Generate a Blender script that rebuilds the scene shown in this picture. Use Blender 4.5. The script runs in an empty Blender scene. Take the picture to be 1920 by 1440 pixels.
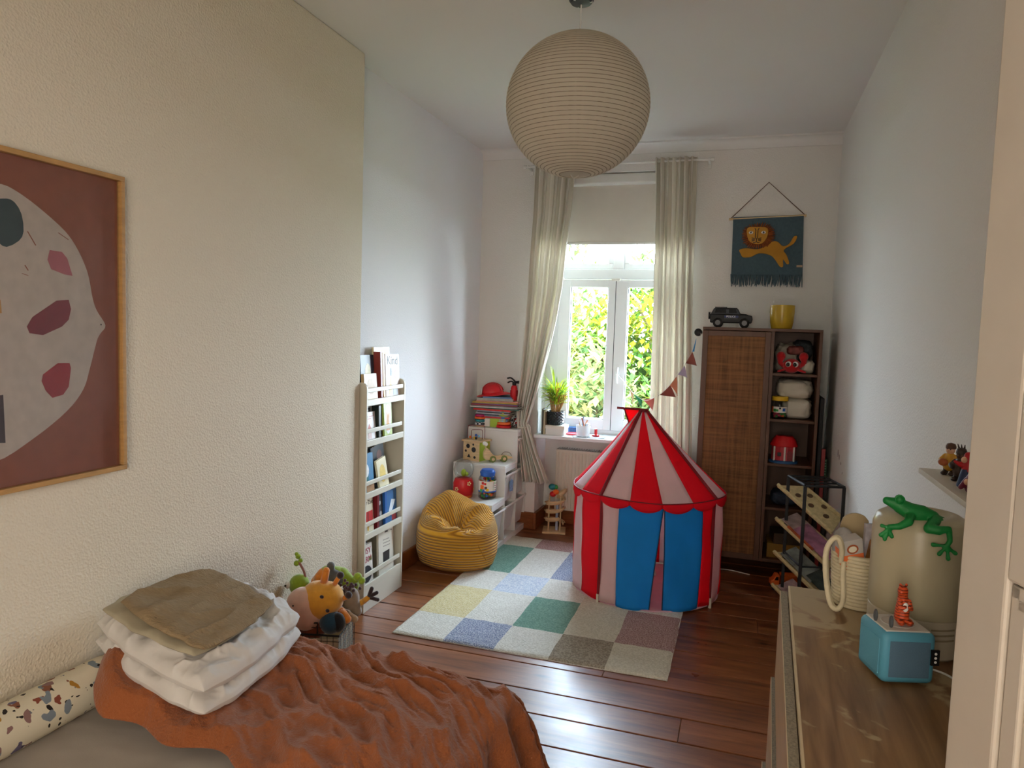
import bpy, math, random
from math import sin, cos, pi, radians as RAD, sqrt
from mathutils import Vector, Matrix, noise
S = bpy.context.scene
COL = S.collection
rnd = random.Random(7)

# ------------------------------------------------------------------ helpers
def lin(h):
    if isinstance(h, str):
        h = h.lstrip('#'); c = [int(h[i:i + 2], 16) / 255 for i in (0, 2, 4)]
    else:
        c = list(h)
    return tuple(x / 12.92 if x <= .04045 else ((x + .055) / 1.055) ** 2.4 for x in c) + (1.0,)

def nodes_of(name):
    m = bpy.data.materials.new(name); m.use_nodes = True
    nt = m.node_tree
    return m, nt, nt.nodes['Principled BSDF']

def N(nt, t, **k):
    n = nt.nodes.new(t)
    for a, b in k.items():
        if a.startswith('i_'):
            n.inputs[a[2:].replace('_', ' ')].default_value = b
        else:
            setattr(n, a, b)
    return n

def mat(name, col, rough=.6, metal=0, bump=0, bscale=60, bdist=.002, var=.06, vscale=9, spec=.4,
        trans=0, sheen=0, stretch=None, thin=0, coat=0):
    """one procedural material: noise-varied colour, optional noise bump, optional translucency"""
    m, nt, p = nodes_of(name)
    tc = N(nt, 'ShaderNodeTexCoord'); src = tc.outputs['Object']
    if stretch:
        mp = N(nt, 'ShaderNodeMapping'); mp.inputs['Scale'].default_value = stretch
        nt.links.new(src, mp.inputs[0]); src = mp.outputs[0]
    c = lin(col)
    nz = N(nt, 'ShaderNodeTexNoise', i_Scale=vscale, i_Detail=4.0)
    nt.links.new(src, nz.inputs['Vector'])
    rp = N(nt, 'ShaderNodeValToRGB')
    rp.color_ramp.elements[0].position = .3; rp.color_ramp.elements[1].position = .7
    rp.color_ramp.elements[0].color = tuple(max(0, x * (1 - var)) for x in c[:3]) + (1,)
    rp.color_ramp.elements[1].color = tuple(min(1, x * (1 + var)) for x in c[:3]) + (1,)
    nt.links.new(nz.outputs['Fac'], rp.inputs[0])
    nt.links.new(rp.outputs[0], p.inputs['Base Color'])
    p.inputs['Roughness'].default_value = rough; p.inputs['Metallic'].default_value = metal
    p.inputs['Specular IOR Level'].default_value = spec
    p.inputs['Sheen Weight'].default_value = sheen
    p.inputs['Coat Weight'].default_value = coat
    if trans: p.inputs['Transmission Weight'].default_value = trans
    if bump:
        n2 = N(nt, 'ShaderNodeTexNoise', i_Scale=bscale, i_Detail=3.0)
        nt.links.new(src, n2.inputs['Vector'])
        b = N(nt, 'ShaderNodeBump', i_Strength=bump, i_Distance=bdist)
        nt.links.new(n2.outputs['Fac'], b.inputs['Height'])
        nt.links.new(b.outputs[0], p.inputs['Normal'])
    if thin:
        t = N(nt, 'ShaderNodeBsdfTranslucent'); nt.links.new(rp.outputs[0], t.inputs[0])
        mx = N(nt, 'ShaderNodeMixShader', i_Fac=thin)
        nt.links.new(p.outputs[0], mx.inputs[1]); nt.links.new(t.outputs[0], mx.inputs[2])
        nt.links.new(mx.outputs[0], nt.nodes['Material Output'].inputs[0])
    return m

def clear(name, tint='#ffffff', gloss=.08, rough=.03):
    m, nt, p = nodes_of(name); nt.nodes.remove(p)
    t = N(nt, 'ShaderNodeBsdfTransparent'); t.inputs[0].default_value = lin(tint)
    g = N(nt, 'ShaderNodeBsdfGlossy'); g.inputs['Roughness'].default_value = rough
    lw = N(nt, 'ShaderNodeLayerWeight', i_Blend=.25)
    ma = N(nt, 'ShaderNodeMath', operation='MULTIPLY_ADD'); ma.inputs[1].default_value = .5; ma.inputs[2].default_value = gloss * .5
    nt.links.new(lw.outputs['Fresnel'], ma.inputs[0])
    mx = N(nt, 'ShaderNodeMixShader')
    nt.links.new(ma.outputs[0], mx.inputs[0])
    nt.links.new(t.outputs[0], mx.inputs[1]); nt.links.new(g.outputs[0], mx.inputs[2])
    nt.links.new(mx.outputs[0], nt.nodes['Material Output'].inputs[0])
    return m

def frosted(name, col, alpha=.6, rough=.4):
    m = mat(name, col, rough, var=.03)
    nt = m.node_tree; p = nt.nodes['Principled BSDF']
    t = N(nt, 'ShaderNodeBsdfTransparent'); mx = N(nt, 'ShaderNodeMixShader', i_Fac=alpha)
    nt.links.new(t.outputs[0], mx.inputs[1]); nt.links.new(p.outputs[0], mx.inputs[2])
    nt.links.new(mx.outputs[0], nt.nodes['Material Output'].inputs[0])
    return m

ID3 = Matrix.Identity(3)
def RZ(a): return Matrix.Rotation(a, 3, 'Z')
def RX(a): return Matrix.Rotation(a, 3, 'X')
def RY(a): return Matrix.Rotation(a, 3, 'Y')

class MB:
    def __init__(self): self.v = []; self.f = []; self.k = []; self.m = 0
    def add(self, vs, fs):
        o = len(self.v); self.v += [tuple(x) for x in vs]
        for f in fs: self.f.append(tuple(i + o for i in f)); self.k.append(self.m)
        return self
    def mm(self, m): self.m = m; return self
    def box(self, c, s, R=ID3):
        c = Vector(c); hx, hy, hz = s[0] / 2, s[1] / 2, s[2] / 2
        vs = [c + R @ Vector((x, y, z)) for z in (-hz, hz) for y in (-hy, hy) for x in (-hx, hx)]
        return self.add(vs, [(0, 2, 3, 1), (4, 5, 7, 6), (0, 1, 5, 4), (2, 6, 7, 3), (0, 4, 6, 2), (1, 3, 7, 5)])
    def bx(self, x0, x1, y0, y1, z0, z1):
        return self.box(((x0 + x1) / 2, (y0 + y1) / 2, (z0 + z1) / 2), (x1 - x0, y1 - y0, z1 - z0))
    def tube(self, pts, r, seg=8, closed=False, flat=1.0, up=None):
        pts = [Vector(p) for p in pts]; n = len(pts)
        rs = r if isinstance(r, (list, tuple)) else [r] * n
        vs = []; prev = None
        for i, p in enumerate(pts):
            a = pts[(i - 1) % n] if (i or closed) else p
            b = pts[(i + 1) % n] if (i < n - 1 or closed) else p
            t = (b - a); t = t.normalized() if t.length > 1e-9 else Vector((0, 0, 1))
            if up is not None:
                u = Vector(up) - t * Vector(up).dot(t)
                u = u.normalized() if u.length > 1e-6 else t.orthogonal().normalized()
            elif prev is None:
                u = t.orthogonal().normalized()
            else:
                u = prev - t * prev.dot(t)
                u = u.normalized() if u.length > 1e-6 else t.orthogonal().normalized()
            prev = u; w = t.cross(u)
            for j in range(seg):
                an = 2 * pi * j / seg
                vs.append(p + (u * cos(an) * flat + w * sin(an)) * rs[i])
        fs = []
        for i in range(n if closed else n - 1):
            for j in range(seg):
                a = i * seg + j; b = i * seg + (j + 1) % seg
                c = ((i + 1) % n) * seg + (j + 1) % seg; d = ((i + 1) % n) * seg + j
                fs.append((a, b, c, d))
        if not closed:
            fs.append(tuple(range(seg - 1, -1, -1))); fs.append(tuple((n - 1) * seg + j for j in range(seg)))
        return self.add(vs, fs)
    def lathe(self, prof, seg=24, c=(0, 0, 0), R=ID3, sx=1, sy=1):
        c = Vector(c); vs = []; n = len(prof)
        for r, z in prof:
            for j in range(seg):
                a = 2 * pi * j / seg
                vs.append(c + R @ Vector((r * cos(a) * sx, r * sin(a) * sy, z)))
        fs = []
        for i in range(n - 1):
            for j in range(seg):
                fs.append((i * seg + j, i * seg + (j + 1) % seg, (i + 1) * seg + (j + 1) % seg, (i + 1) * seg + j))
        if prof[0][0] > 1e-6: fs.append(tuple(range(seg - 1, -1, -1)))
        if prof[-1][0] > 1e-6: fs.append(tuple((n - 1) * seg + j for j in range(seg)))
        return self.add(vs, fs)
    def cyl(self, p0, p1, r, seg=12, r1=None):
        return self.tube([p0, p1], [r, r if r1 is None else r1], seg)
    def sph(self, c, r, nu=16, nv=10, R=ID3):
        r = (r, r, r) if not isinstance(r, (tuple, list)) else r
        c = Vector(c); vs = []; fs = []
        for i in range(nv + 1):
            t = pi * i / nv
            for j in range(nu):
                a = 2 * pi * j / nu
                vs.append(c + R @ Vector((r[0] * sin(t) * cos(a), r[1] * sin(t) * sin(a), -r[2] * cos(t))))
        for i in range(nv):
            for j in range(nu):
                fs.append((i * nu + j, i * nu + (j + 1) % nu, (i + 1) * nu + (j + 1) % nu, (i + 1) * nu + j))
        return self.add(vs, fs)
    def prism(self, poly, d, O=(0, 0, 0), U=(1, 0, 0), V=(0, 1, 0), W=None):
        """poly in the U,V plane, extruded by d along W"""
        O, U, V = Vector(O), Vector(U), Vector(V); W = Vector(W) if W else U.cross(V)
        n = len(poly)
        ar = sum(poly[i][0] * poly[(i + 1) % n][1] - poly[(i + 1) % n][0] * poly[i][1] for i in range(n))
        if ar < 0: poly = poly[::-1]
        vs = [O + U * a + V * b for a, b in poly] + [O + U * a + V * b + W * d for a, b in poly]
        fs = [tuple(range(n - 1, -1, -1)), tuple(range(n, 2 * n))] + [(i, (i + 1) % n, n + (i + 1) % n, n + i) for i in range(n)]
        return self.add(vs, fs)
    def grid(self, fn, nu, nv):
        vs = [fn(i / nu, j / nv) for j in range(nv + 1) for i in range(nu + 1)]
        fs = [(j * (nu + 1) + i, j * (nu + 1) + i + 1, (j + 1) * (nu + 1) + i + 1, (j + 1) * (nu + 1) + i) for j in range(nv) for i in range(nu)]
        return self.add(vs, fs)
    def build(self, name, mats, parent=None, loc=(0, 0, 0), rz=0, smooth=None, bevel=0, solid=0, remesh=0, sub=0, bseg=2, clean=False, rot=None):
        me = bpy.data.meshes.new(name); me.from_pydata(self.v, [], self.f)
        mats = mats if isinstance(mats, (list, tuple)) else [mats]
        for m in mats: me.materials.append(m)
        me.polygons.foreach_set('material_index', self.k)
        if clean: me.validate()
        o = bpy.data.objects.new(name, me); COL.objects.link(o)
        o.location = loc; o.rotation_euler = rot if rot else (0, 0, rz)
        if parent: o.parent = parent
        if smooth is not None:
            me.polygons.foreach_set('use_smooth', [True] * len(me.polygons))
            if smooth < 179: me.set_sharp_from_angle(angle=RAD(smooth))
        if remesh:
            r = o.modifiers.new('r', 'REMESH'); r.mode = 'VOXEL'; r.voxel_size = remesh; r.use_smooth_shade = True
            q = o.modifiers.new('s', 'SMOOTH'); q.factor = .6; q.iterations = 5
        if solid:
            q = o.modifiers.new('t', 'SOLIDIFY'); q.thickness = solid; q.offset = 0
        if bevel:
            q = o.modifiers.new('b', 'BEVEL'); q.width = bevel; q.segments = bseg; q.limit_method = 'ANGLE'; q.angle_limit = RAD(40)
        if sub:
            q = o.modifiers.new('u', 'SUBSURF'); q.levels = sub; q.render_levels = sub
        return o

def thing(name, label, cat, loc=(0, 0, 0), rz=0, group=None, rot=None):
    o = bpy.data.objects.new(name, None); COL.objects.link(o); o.empty_display_size = .05
    o.location = loc; o.rotation_euler = rot if rot else (0, 0, rz)
    return tag(o, label, cat, group)
def tag(o, label, cat, group=None):
    o['label'] = label; o['category'] = cat
    if group: o['group'] = group
    return o
def struct(o):
    o['kind'] = 'structure'; return o

def text(name, s, size, m, parent, O, U, V, align='CENTER', depth=.0006):
    """lettering as a thin mesh standing on the plane U (reading direction), V (up)"""
    cu = bpy.data.curves.new(name, 'FONT'); cu.body = s; cu.size = size; cu.extrude = depth
    cu.align_x = align; cu.align_y = 'CENTER'; cu.resolution_u = 3
    t = bpy.data.objects.new('t', cu); COL.objects.link(t)
    dg = bpy.context.evaluated_depsgraph_get()
    me = bpy.data.meshes.new_from_object(t.evaluated_get(dg)); bpy.data.objects.remove(t)
    me.materials.clear(); me.materials.append(m)
    U = Vector(U).normalized(); V = Vector(V); V = (V - U * V.dot(U)).normalized(); W = U.cross(V)
    me.transform(Matrix(((U.x, V.x, W.x, O[0]), (U.y, V.y, W.y, O[1]), (U.z, V.z, W.z, O[2]), (0, 0, 0, 1))))
    o = bpy.data.objects.new(name, me); COL.objects.link(o)
    if parent: o.parent = parent
    return o

def interp(tab, t):
    for (a, b), (c, d) in zip(tab, tab[1:]):
        if t <= c: return b + (d - b) * (t - a) / (c - a)
    return tab[-1][1]
def smoothpath(pts, n=6):
    P = [Vector(p) for p in pts]; out = []
    for i in range(len(P) - 1):
        p0 = P[max(i - 1, 0)]; p1 = P[i]; p2 = P[i + 1]; p3 = P[min(i + 2, len(P) - 1)]
        for k in range(n):
            t = k / n
            out.append(.5 * ((2 * p1) + (p2 - p0) * t + (2 * p0 - 5 * p1 + 4 * p2 - p3) * t * t + (3 * p1 - p0 - 3 * p2 + p3) * t ** 3))
    out.append(P[-1]); return out
def capsule(mb, p0, p1, r0, r1, seg=12):
    p0, p1 = Vector(p0), Vector(p1); mb.sph(p0, r0, seg, 8); mb.sph(p1, r1, seg, 8)
    if (p1 - p0).length > 1e-5: mb.tube([p0, p1], [r0, r1], seg)
def chain(mb, pts, rs, seg=10):
    for (a, b), (r, s) in zip(zip(pts, pts[1:]), zip(rs, rs[1:])): capsule(mb, a, b, r, s, seg)
def blob2(poly, n=4):
    """smooth closed outline"""
    P = [Vector((a, b, 0)) for a, b in poly]; k = len(P); out = []
    for i in range(k):
        p0, p1, p2, p3 = P[i - 1], P[i], P[(i + 1) % k], P[(i + 2) % k]
        for q in range(n):
            t = q / n
            v = .5 * ((2 * p1) + (p2 - p0) * t + (2 * p0 - 5 * p1 + 4 * p2 - p3) * t * t + (3 * p1 - p0 - 3 * p2 + p3) * t ** 3)
            out.append((v.x, v.y))
    return out

# ------------------------------------------------------------------ camera
def make_camera():
    yaw, pitch, roll = RAD(17.79), RAD(4.20), RAD(1.80)
    fwd = Vector((-sin(yaw), cos(yaw), 0)); right = Vector((cos(yaw), sin(yaw), 0)); up = Vector((0, 0, 1))
    f2 = fwd * cos(pitch) - up * sin(pitch); u2 = up * cos(pitch) + fwd * sin(pitch)
    r3 = right * cos(roll) + u2 * sin(roll); u3 = u2 * cos(roll) - right * sin(roll)
    cd = bpy.data.cameras.new('camera'); cd.sensor_width = 36; cd.lens = 1340 / 1920 * 36; cd.clip_start = .02; cd.clip_end = 200
    co = bpy.data.objects.new('camera', cd); COL.objects.link(co)
    b = -f2
    co.matrix_world = Matrix(((r3.x, u3.x, b.x, 0), (r3.y, u3.y, b.y, 0), (r3.z, u3.z, b.z, 1.65), (0, 0, 0, 1)))
    S.camera = co
make_camera()
# ------------------------------------------------------------------ shared materials
M_white = mat('white_lacquer', '#e4e2dc', .35, var=.02)
M_shelfwhite = mat('cream_lacquer', '#d5d0c0', .4, var=.02)
M_pvc = mat('window_pvc', '#eef1f2', .25, var=.01)
M_black = mat('black_metal', '#1b1b1d', .45, var=.1)
M_blackp = mat('black_plastic', '#141416', .4, var=.1)
M_dark = mat('dark_paint', '#23262b', .5, var=.1)
M_paper = mat('paper', '#e9e4d8', .7, var=.04)
M_red = mat('red_plastic', '#cf1f24', .35, var=.05)
M_orange = mat('orange_plastic', '#f0702c', .4, var=.05)
M_yellow = mat('yellow_plastic', '#e9bd2a', .4, var=.05)
M_green = mat('green_plastic', '#3fa04c', .4, var=.05)
M_lime = mat('lime_paint', '#a8c03a', .45, var=.05)
M_blue = mat('blue_plastic', '#2d62b8', .35, var=.05)
M_lblue = mat('pale_blue', '#7fb8d8', .45, var=.05)
M_teal = mat('teal_plastic', '#2f8a92', .4, var=.05)
M_pink = mat('pink_paint', '#d8506a', .45, var=.05)
M_purple = mat('purple', '#6d3f86', .5, var=.05)
M_brown = mat('brown', '#5d4030', .6, var=.1)
M_birch = mat('birch_wood', '#d9bb8f', .5, var=.12, vscale=14, stretch=(1, 1, 6))
M_skin = mat('painted_skin', '#d9a98a', .5)
M_eye = mat('eye_white', '#f2f0ea', .3, var=0)
M_grey = mat('grey', '#8a8b8c', .55)
M_glass = clear('window_glass', '#f4faf8', .05)
M_clear = clear('clear_plastic', '#f2f5f5', .02, .08)

def wall_material(name, col, bump=.45):
    m, nt, p = nodes_of(name)
    tc = N(nt, 'ShaderNodeTexCoord')
    n1 = N(nt, 'ShaderNodeTexNoise', i_Scale=170.0, i_Detail=2.0)
    n2 = N(nt, 'ShaderNodeTexVoronoi', i_Scale=110.0); n2.feature = 'F1'
    n3 = N(nt, 'ShaderNodeTexNoise', i_Scale=1.3, i_Detail=3.0)
    for n in (n1, n2, n3): nt.links.new(tc.outputs['Object'], n.inputs['Vector'])
    mx = N(nt, 'ShaderNodeMath', operation='MULTIPLY'); nt.links.new(n1.outputs['Fac'], mx.inputs[0]); nt.links.new(n2.outputs['Distance'], mx.inputs[1])
    b = N(nt, 'ShaderNodeBump', i_Strength=bump, i_Distance=.005); nt.links.new(mx.outputs[0], b.inputs['Height'])
    nt.links.new(b.outputs[0], p.inputs['Normal'])
    r = N(nt, 'ShaderNodeValToRGB'); c = lin(col)
    r.color_ramp.elements[0].color = tuple(x * .96 for x in c[:3]) + (1,); r.color_ramp.elements[1].color = c
    nt.links.new(n3.outputs['Fac'], r.inputs[0]); nt.links.new(r.outputs[0], p.inputs['Base Color'])
    p.inputs['Roughness'].default_value = .85; p.inputs['Specular IOR Level'].default_value = .2
    return m
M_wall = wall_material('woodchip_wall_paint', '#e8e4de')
M_ceil = mat('ceiling_paint', '#e6e3df', .9, var=.01, vscale=2, spec=.1)
M_skirt = mat('varnished_skirting', '#8a4f2a', .35, var=.2, vscale=20, stretch=(1, 1, 4))

def plank_material():
    m, nt, p = nodes_of('varnished_floorboards')
    tc = N(nt, 'ShaderNodeTexCoord'); ge = N(nt, 'ShaderNodeNewGeometry')
    off = N(nt, 'ShaderNodeVectorMath', operation='SCALE'); off.inputs[0].default_value = (13.7, 5.1, 3.3)
    nt.links.new(ge.outputs['Random Per Island'], off.inputs['Scale'])
    ad = N(nt, 'ShaderNodeVectorMath', operation='ADD')
    nt.links.new(tc.outputs['Object'], ad.inputs[0]); nt.links.new(off.outputs[0], ad.inputs[1])
    mp = N(nt, 'ShaderNodeMapping'); mp.inputs['Scale'].default_value = (.9, 9, 1); nt.links.new(ad.outputs[0], mp.inputs[0])
    n1 = N(nt, 'ShaderNodeTexNoise', i_Scale=2.2, i_Detail=8.0, i_Distortion=.8); nt.links.new(mp.outputs[0], n1.inputs['Vector'])
    n2 = N(nt, 'ShaderNodeTexNoise', i_Scale=22.0, i_Detail=4.0); nt.links.new(mp.outputs[0], n2.inputs['Vector'])
    a = N(nt, 'ShaderNodeMath', operation='MULTIPLY_ADD'); a.inputs[1].default_value = .25; nt.links.new(n2.outputs['Fac'], a.inputs[0]); nt.links.new(n1.outputs['Fac'], a.inputs[2])
    r = N(nt, 'ShaderNodeValToRGB'); e = r.color_ramp.elements
    e[0].position = .35; e[0].color = lin('#54301d'); e[1].position = .85; e[1].color = lin('#9c6038')
    x = r.color_ramp.elements.new(.6); x.color = lin('#7c4828')
    nt.links.new(a.outputs[0], r.inputs[0])
    mp2 = N(nt, 'ShaderNodeMapping'); mp2.inputs['Scale'].default_value = (2.2, 5.5, 1); nt.links.new(ad.outputs[0], mp2.inputs[0])
    vo = N(nt, 'ShaderNodeTexVoronoi', i_Scale=1.0); nt.links.new(mp2.outputs[0], vo.inputs['Vector'])
    kr = N(nt, 'ShaderNodeValToRGB'); kr.color_ramp.elements[0].position = .03; kr.color_ramp.elements[0].color = (.12, .08, .07, 1); kr.color_ramp.elements[1].position = .12
    nt.links.new(vo.outputs['Distance'], kr.inputs[0])
    mu = N(nt, 'ShaderNodeMix', data_type='RGBA', blend_type='MULTIPLY'); mu.inputs[0].default_value = .85
    nt.links.new(r.outputs[0], mu.inputs[6]); nt.links.new(kr.outputs[0], mu.inputs[7])
    hs = N(nt, 'ShaderNodeHueSaturation'); nt.links.new(mu.outputs[2], hs.inputs['Color'])
    mv = N(nt, 'ShaderNodeMath', operation='MULTIPLY_ADD'); mv.inputs[1].default_value = .35; mv.inputs[2].default_value = .82
    nt.links.new(ge.outputs['Random Per Island'], mv.inputs[0]); nt.links.new(mv.outputs[0], hs.inputs['Value'])
    nt.links.new(hs.outputs[0], p.inputs['Base Color'])
    n3 = N(nt, 'ShaderNodeTexNoise', i_Scale=5.0, i_Detail=5.0); nt.links.new(tc.outputs['Object'], n3.inputs['Vector'])
    rr = N(nt, 'ShaderNodeMapRange'); rr.inputs['To Min'].default_value = .22; rr.inputs['To Max'].default_value = .42
    nt.links.new(n3.outputs['Fac'], rr.inputs['Value']); nt.links.new(rr.outputs[0], p.inputs['Roughness'])
    b = N(nt, 'ShaderNodeBump', i_Strength=.15, i_Distance=.003); nt.links.new(a.outputs[0], b.inputs['Height']); nt.links.new(b.outputs[0], p.inputs['Normal'])
    p.inputs['Specular IOR Level'].default_value = .6
    return m
M_plank = plank_material()

# ------------------------------------------------------------------ the room
ZC, XL, XA, XR, YB = 3.135, -2.038, -2.14, .602, 5.70
NX0, NX1, NZ, YN = -1.60, -.42, 2.93, 6.0          # window niche
fl = MB(); ys = [2.675, 2.89, 3.085, 3.33, 3.555, 3.765, 3.96, 4.165]
while ys[0] > -3: ys.insert(0, ys[0] - .207)
while ys[-1] < 6.2: ys.append(ys[-1] + .207)
for a, b in zip(ys, ys[1:]):
    xs = [-2.4, .9]
    if rnd.random() < .3: xs = [-2.4, rnd.uniform(-1.6, .2), .9]
    for p, q in zip(xs, xs[1:]): fl.bx(p + .001, q - .001, a + .004, b - .004, -.03, 0)
fl.mm(1).bx(-2.4, .9, ys[0], ys[-1], -.08, -.025)
struct(fl.build('floor', [M_plank, M_blackp], bevel=.002, bseg=1))
struct(MB().bx(-2.5, 1, -3, 6.3, ZC, ZC + .12).build('ceiling', M_ceil))
struct(MB().bx(-2.5, XL, -.35, 3.56, 0, ZC).build('wall_left', wall_material('woodchip_dimmer_tint', '#e7dcc8', .8), bevel=.012, bseg=3))  # warmer, darker tint stands in for weaker light on this wall
struct(MB().bx(-2.5, XA, 3.56, 6.3, 0, ZC).build('wall_alcove', wall_material('woodchip_brighter_tint', '#edebec')))  # cooler, paler tint puts the alcove's brighter light into its colour
struct(MB().bx(XR, .85, -.35, 6.3, 0, ZC).build('wall_right', M_wall))
wb = MB()
wb.bx(XA, NX0, YB, 6.2, 0, ZC).bx(NX1, XR, YB, 6.2, 0, ZC).bx(NX0, NX1, YB, 6.2, NZ, ZC).bx(NX0, NX1, YN, 6.2, 0, .80)
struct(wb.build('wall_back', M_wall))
wn = MB(); wn.bx(XL, -1.25, -.5, -.3, 0, ZC).bx(.45, XR, -.5, -.3, 0, ZC).bx(-1.25, .45, -.5, -.3, 2.35, ZC)
struct(wn.build('wall_near', M_wall))
hall = MB(); hall.bx(-2.5, -2.3, -3, -.5, 0, ZC).bx(.85, 1.0, -3, -.5, 0, ZC).bx(-2.5, 1.0, -3.1, -3, 0, ZC)
struct(hall.build('wall_hall', M_wall))
struct(MB().bx(XA, XA + .022, 4.06, YB, 0, .125).build('baseboard_left', M_skirt, bevel=.006))
bb = MB(); bb.bx(XA + .022, NX0, YB - .025, YB, 0, .14).bx(NX0, NX0 + .024, YB - .025, YN, 0, .14).bx(NX0 + .024, NX1 - .024, YN - .024, YN, 0, .15).bx(NX1 - .024, NX1, YB - .025, YN, 0, .14).bx(NX1, XR, YB - .025, YB, 0, .14)
struct(bb.build('baseboard_back', M_skirt, bevel=.005))
struct(MB().bx(XR - .022, XR, 2.2, YB - .025, 0, .125).build('baseboard_right', M_skirt, bevel=.006))
cv = MB(); cv.prism([(0, 0), (0, -.075), (-.012, -.075)] + [(-.012 - .06 * (1 - cos(a)), -.075 + .063 * sin(a)) for a in [i * pi / 12 for i in range(7)]] + [(-.072, 0)], XR - XA, (XA, YB, ZC), (0, 1, 0), (0, 0, 1), (1, 0, 0))
struct(cv.build('trim_1', M_ceil, smooth=40))

# window
win = thing('window_1', 'white two casement window above the sill', 'window', (0, 0, 0)); struct(win)
wf = MB(); y0, y1 = 5.92, 6.0
wf.bx(NX0, -1.50, y0, y1, .80, NZ).bx(-.52, NX1, y0, y1, .80, NZ).bx(-1.5, -.52, y0, y1, .80, .85).bx(-1.5, -.52, y0, y1, 2.105, 2.19).bx(-1.5, -.52, y0, y1, NZ - .06, NZ).bx(-1.055, -.965, y0, y1, 2.19, NZ - .06)
for a, b in ((-1.5, -1.055), (-.965, -.52)):
    wf.bx(a, b, y0 + .012, y1 - .01, 2.19, 2.235).bx(a, a + .045, y0 + .012, y1 - .01, 2.235, NZ - .06).bx(b - .045, b, y0 + .012, y1 - .01, 2.235, NZ - .06)
wf.build('frame', M_pvc, win, bevel=.006)
def sash(a, b, gl, gr):
    m = MB(); ya, yb = 5.895, 5.965
    m.bx(a, gl, ya, yb, .852, 2.10).bx(gr, b, ya, yb, .852, 2.10).bx(gl, gr, ya, yb, .852, .937).bx(gl, gr, ya, yb, 2.04, 2.10)
    m.mm(1).bx(gl, gl + .006, ya + .014, yb - .01, .937, 2.04).bx(gr - .006, gr, ya + .014, yb - .01, .937, 2.04).bx(gl, gr, ya + .014, yb - .01, .937, .943)
    s = m.build('sash', [M_pvc, M_grey], win, bevel=.007)
    MB().bx(gl, gr, 5.93, 5.936, .937, 2.04).build('pane', M_glass, s)
    return s
sash(-1.497, -1.021, -1.40, -1.083)
s2 = sash(-1.017, -.523, -.92, -.615)
for a, b in ((-1.455, -1.10), (-.92, -.565)):
    MB().bx(a, b, 5.955, 5.961, 2.235, NZ - .06).build('pane', M_glass, win)
MB().bx(-1.0225, -1.0155, 5.896, 5.96, .852, 2.10).build('gasket', mat('dark_gasket', '#3c4348', .6), win)
hd = MB(); hd.box((-.978, 5.888, 1.36), (.032, .014, .08)).tube([(-.978, 5.885, 1.375), (-.978, 5.852, 1.375)], .012, 10)
hd.tube(smoothpath([(-.978, 5.852, 1.385), (-.978, 5.848, 1.33), (-.974, 5.85, 1.25)]), [.012] * 6 + [.011] * 6 + [.009], 10)
hd.build('handle', M_pvc, win, smooth=40)
hg = MB()
for x in (-1.49, -1.02, -.55): hg.box((x, 5.885, 2.10), (.07, .022, .02))
hg.build('hinge', M_white, win, bevel=.004)
MB().bx(NX0 - .0, NX1, 5.60, 5.92, .785, .815).build('sill', M_pvc, win, bevel=.006)
# side ears of the sill in front of the wall
# blind
bl = thing('roller_blind', 'greige roller blind pulled partway down over the window top', 'blind', (-1.0, 5.80, NZ))
MB().bx(-.575, .555, -.075, .045, -.085, -.005).build('cassette', M_white, bl, bevel=.012)
MB().grid(lambda u, v: (-.55 + 1.08 * u, .002 * sin(9 * u), -.08 - .46 * v), 20, 6).build('fabric', mat('blind_fabric', '#d9d2c6', .8, bump=.15, bscale=400, var=.02), bl, smooth=180)
MB().bx(-.55, .53, -.006, .006, -.555, -.535).build('bottom_bar', M_white, bl, bevel=.003)

# radiator in the niche
ra = thing('radiator', 'cream panel radiator in the niche below the window', 'radiator', (-1.03, 5.91, .14))
rb = MB(); rb.bx(-.44, .44, -.035, -.03, 0, .52)
for i in range(30): rb.prism([(-.012, 0), (-.008, -.008), (.008, -.008), (.012, 0)], .48, (-.425 + i * .0293, -.035, .02), (1, 0, 0), (0, 1, 0), (0, 0, 1))
rb.build('front_panel', mat('radiator_enamel', '#e3dccb', .35, var=.02), ra, smooth=30)
MB().bx(-.44, .44, -.03, .05, 0, .515).build('body', mat('radiator_side', '#d8d2c4', .4), ra)
g = MB(); g.bx(-.44, .44, -.03, .05, .515, .522)
for i in range(40): g.bx(-.43 + i * .0215, -.423 + i * .0215, -.03, .05, .522, .53)
g.build('top_grille', mat('grille', '#8b8376', .5), ra)

# curtain rod and curtains
rod = thing('curtain_rod', 'thin white curtain rod high above the window', 'curtain rod', (-1.0, 5.57, 2.965))
MB().tube([(-.73, 0, 0), (.71, 0, 0)], .009, 10).build('pole', M_white, rod, smooth=40)
for x in (-.71, .69):
    k = MB(); k.bx(x - .008, x + .008, -.008, .13, -.012, .012).bx(x - .014, x + .014, .118, .13, -.04, .04)
    k.build('bracket', M_white, rod, bevel=.003)
for x in (-.735, .715): MB().cyl((x - .01, 0, 0), (x + .012, 0, 0), .014).build('end_cap', M_white, rod, smooth=40)
M_curt = mat('cream_curtain_cloth', '#f0eadd', .85, var=.03, bump=.12, bscale=500, sheen=.3, thin=.34)
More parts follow.
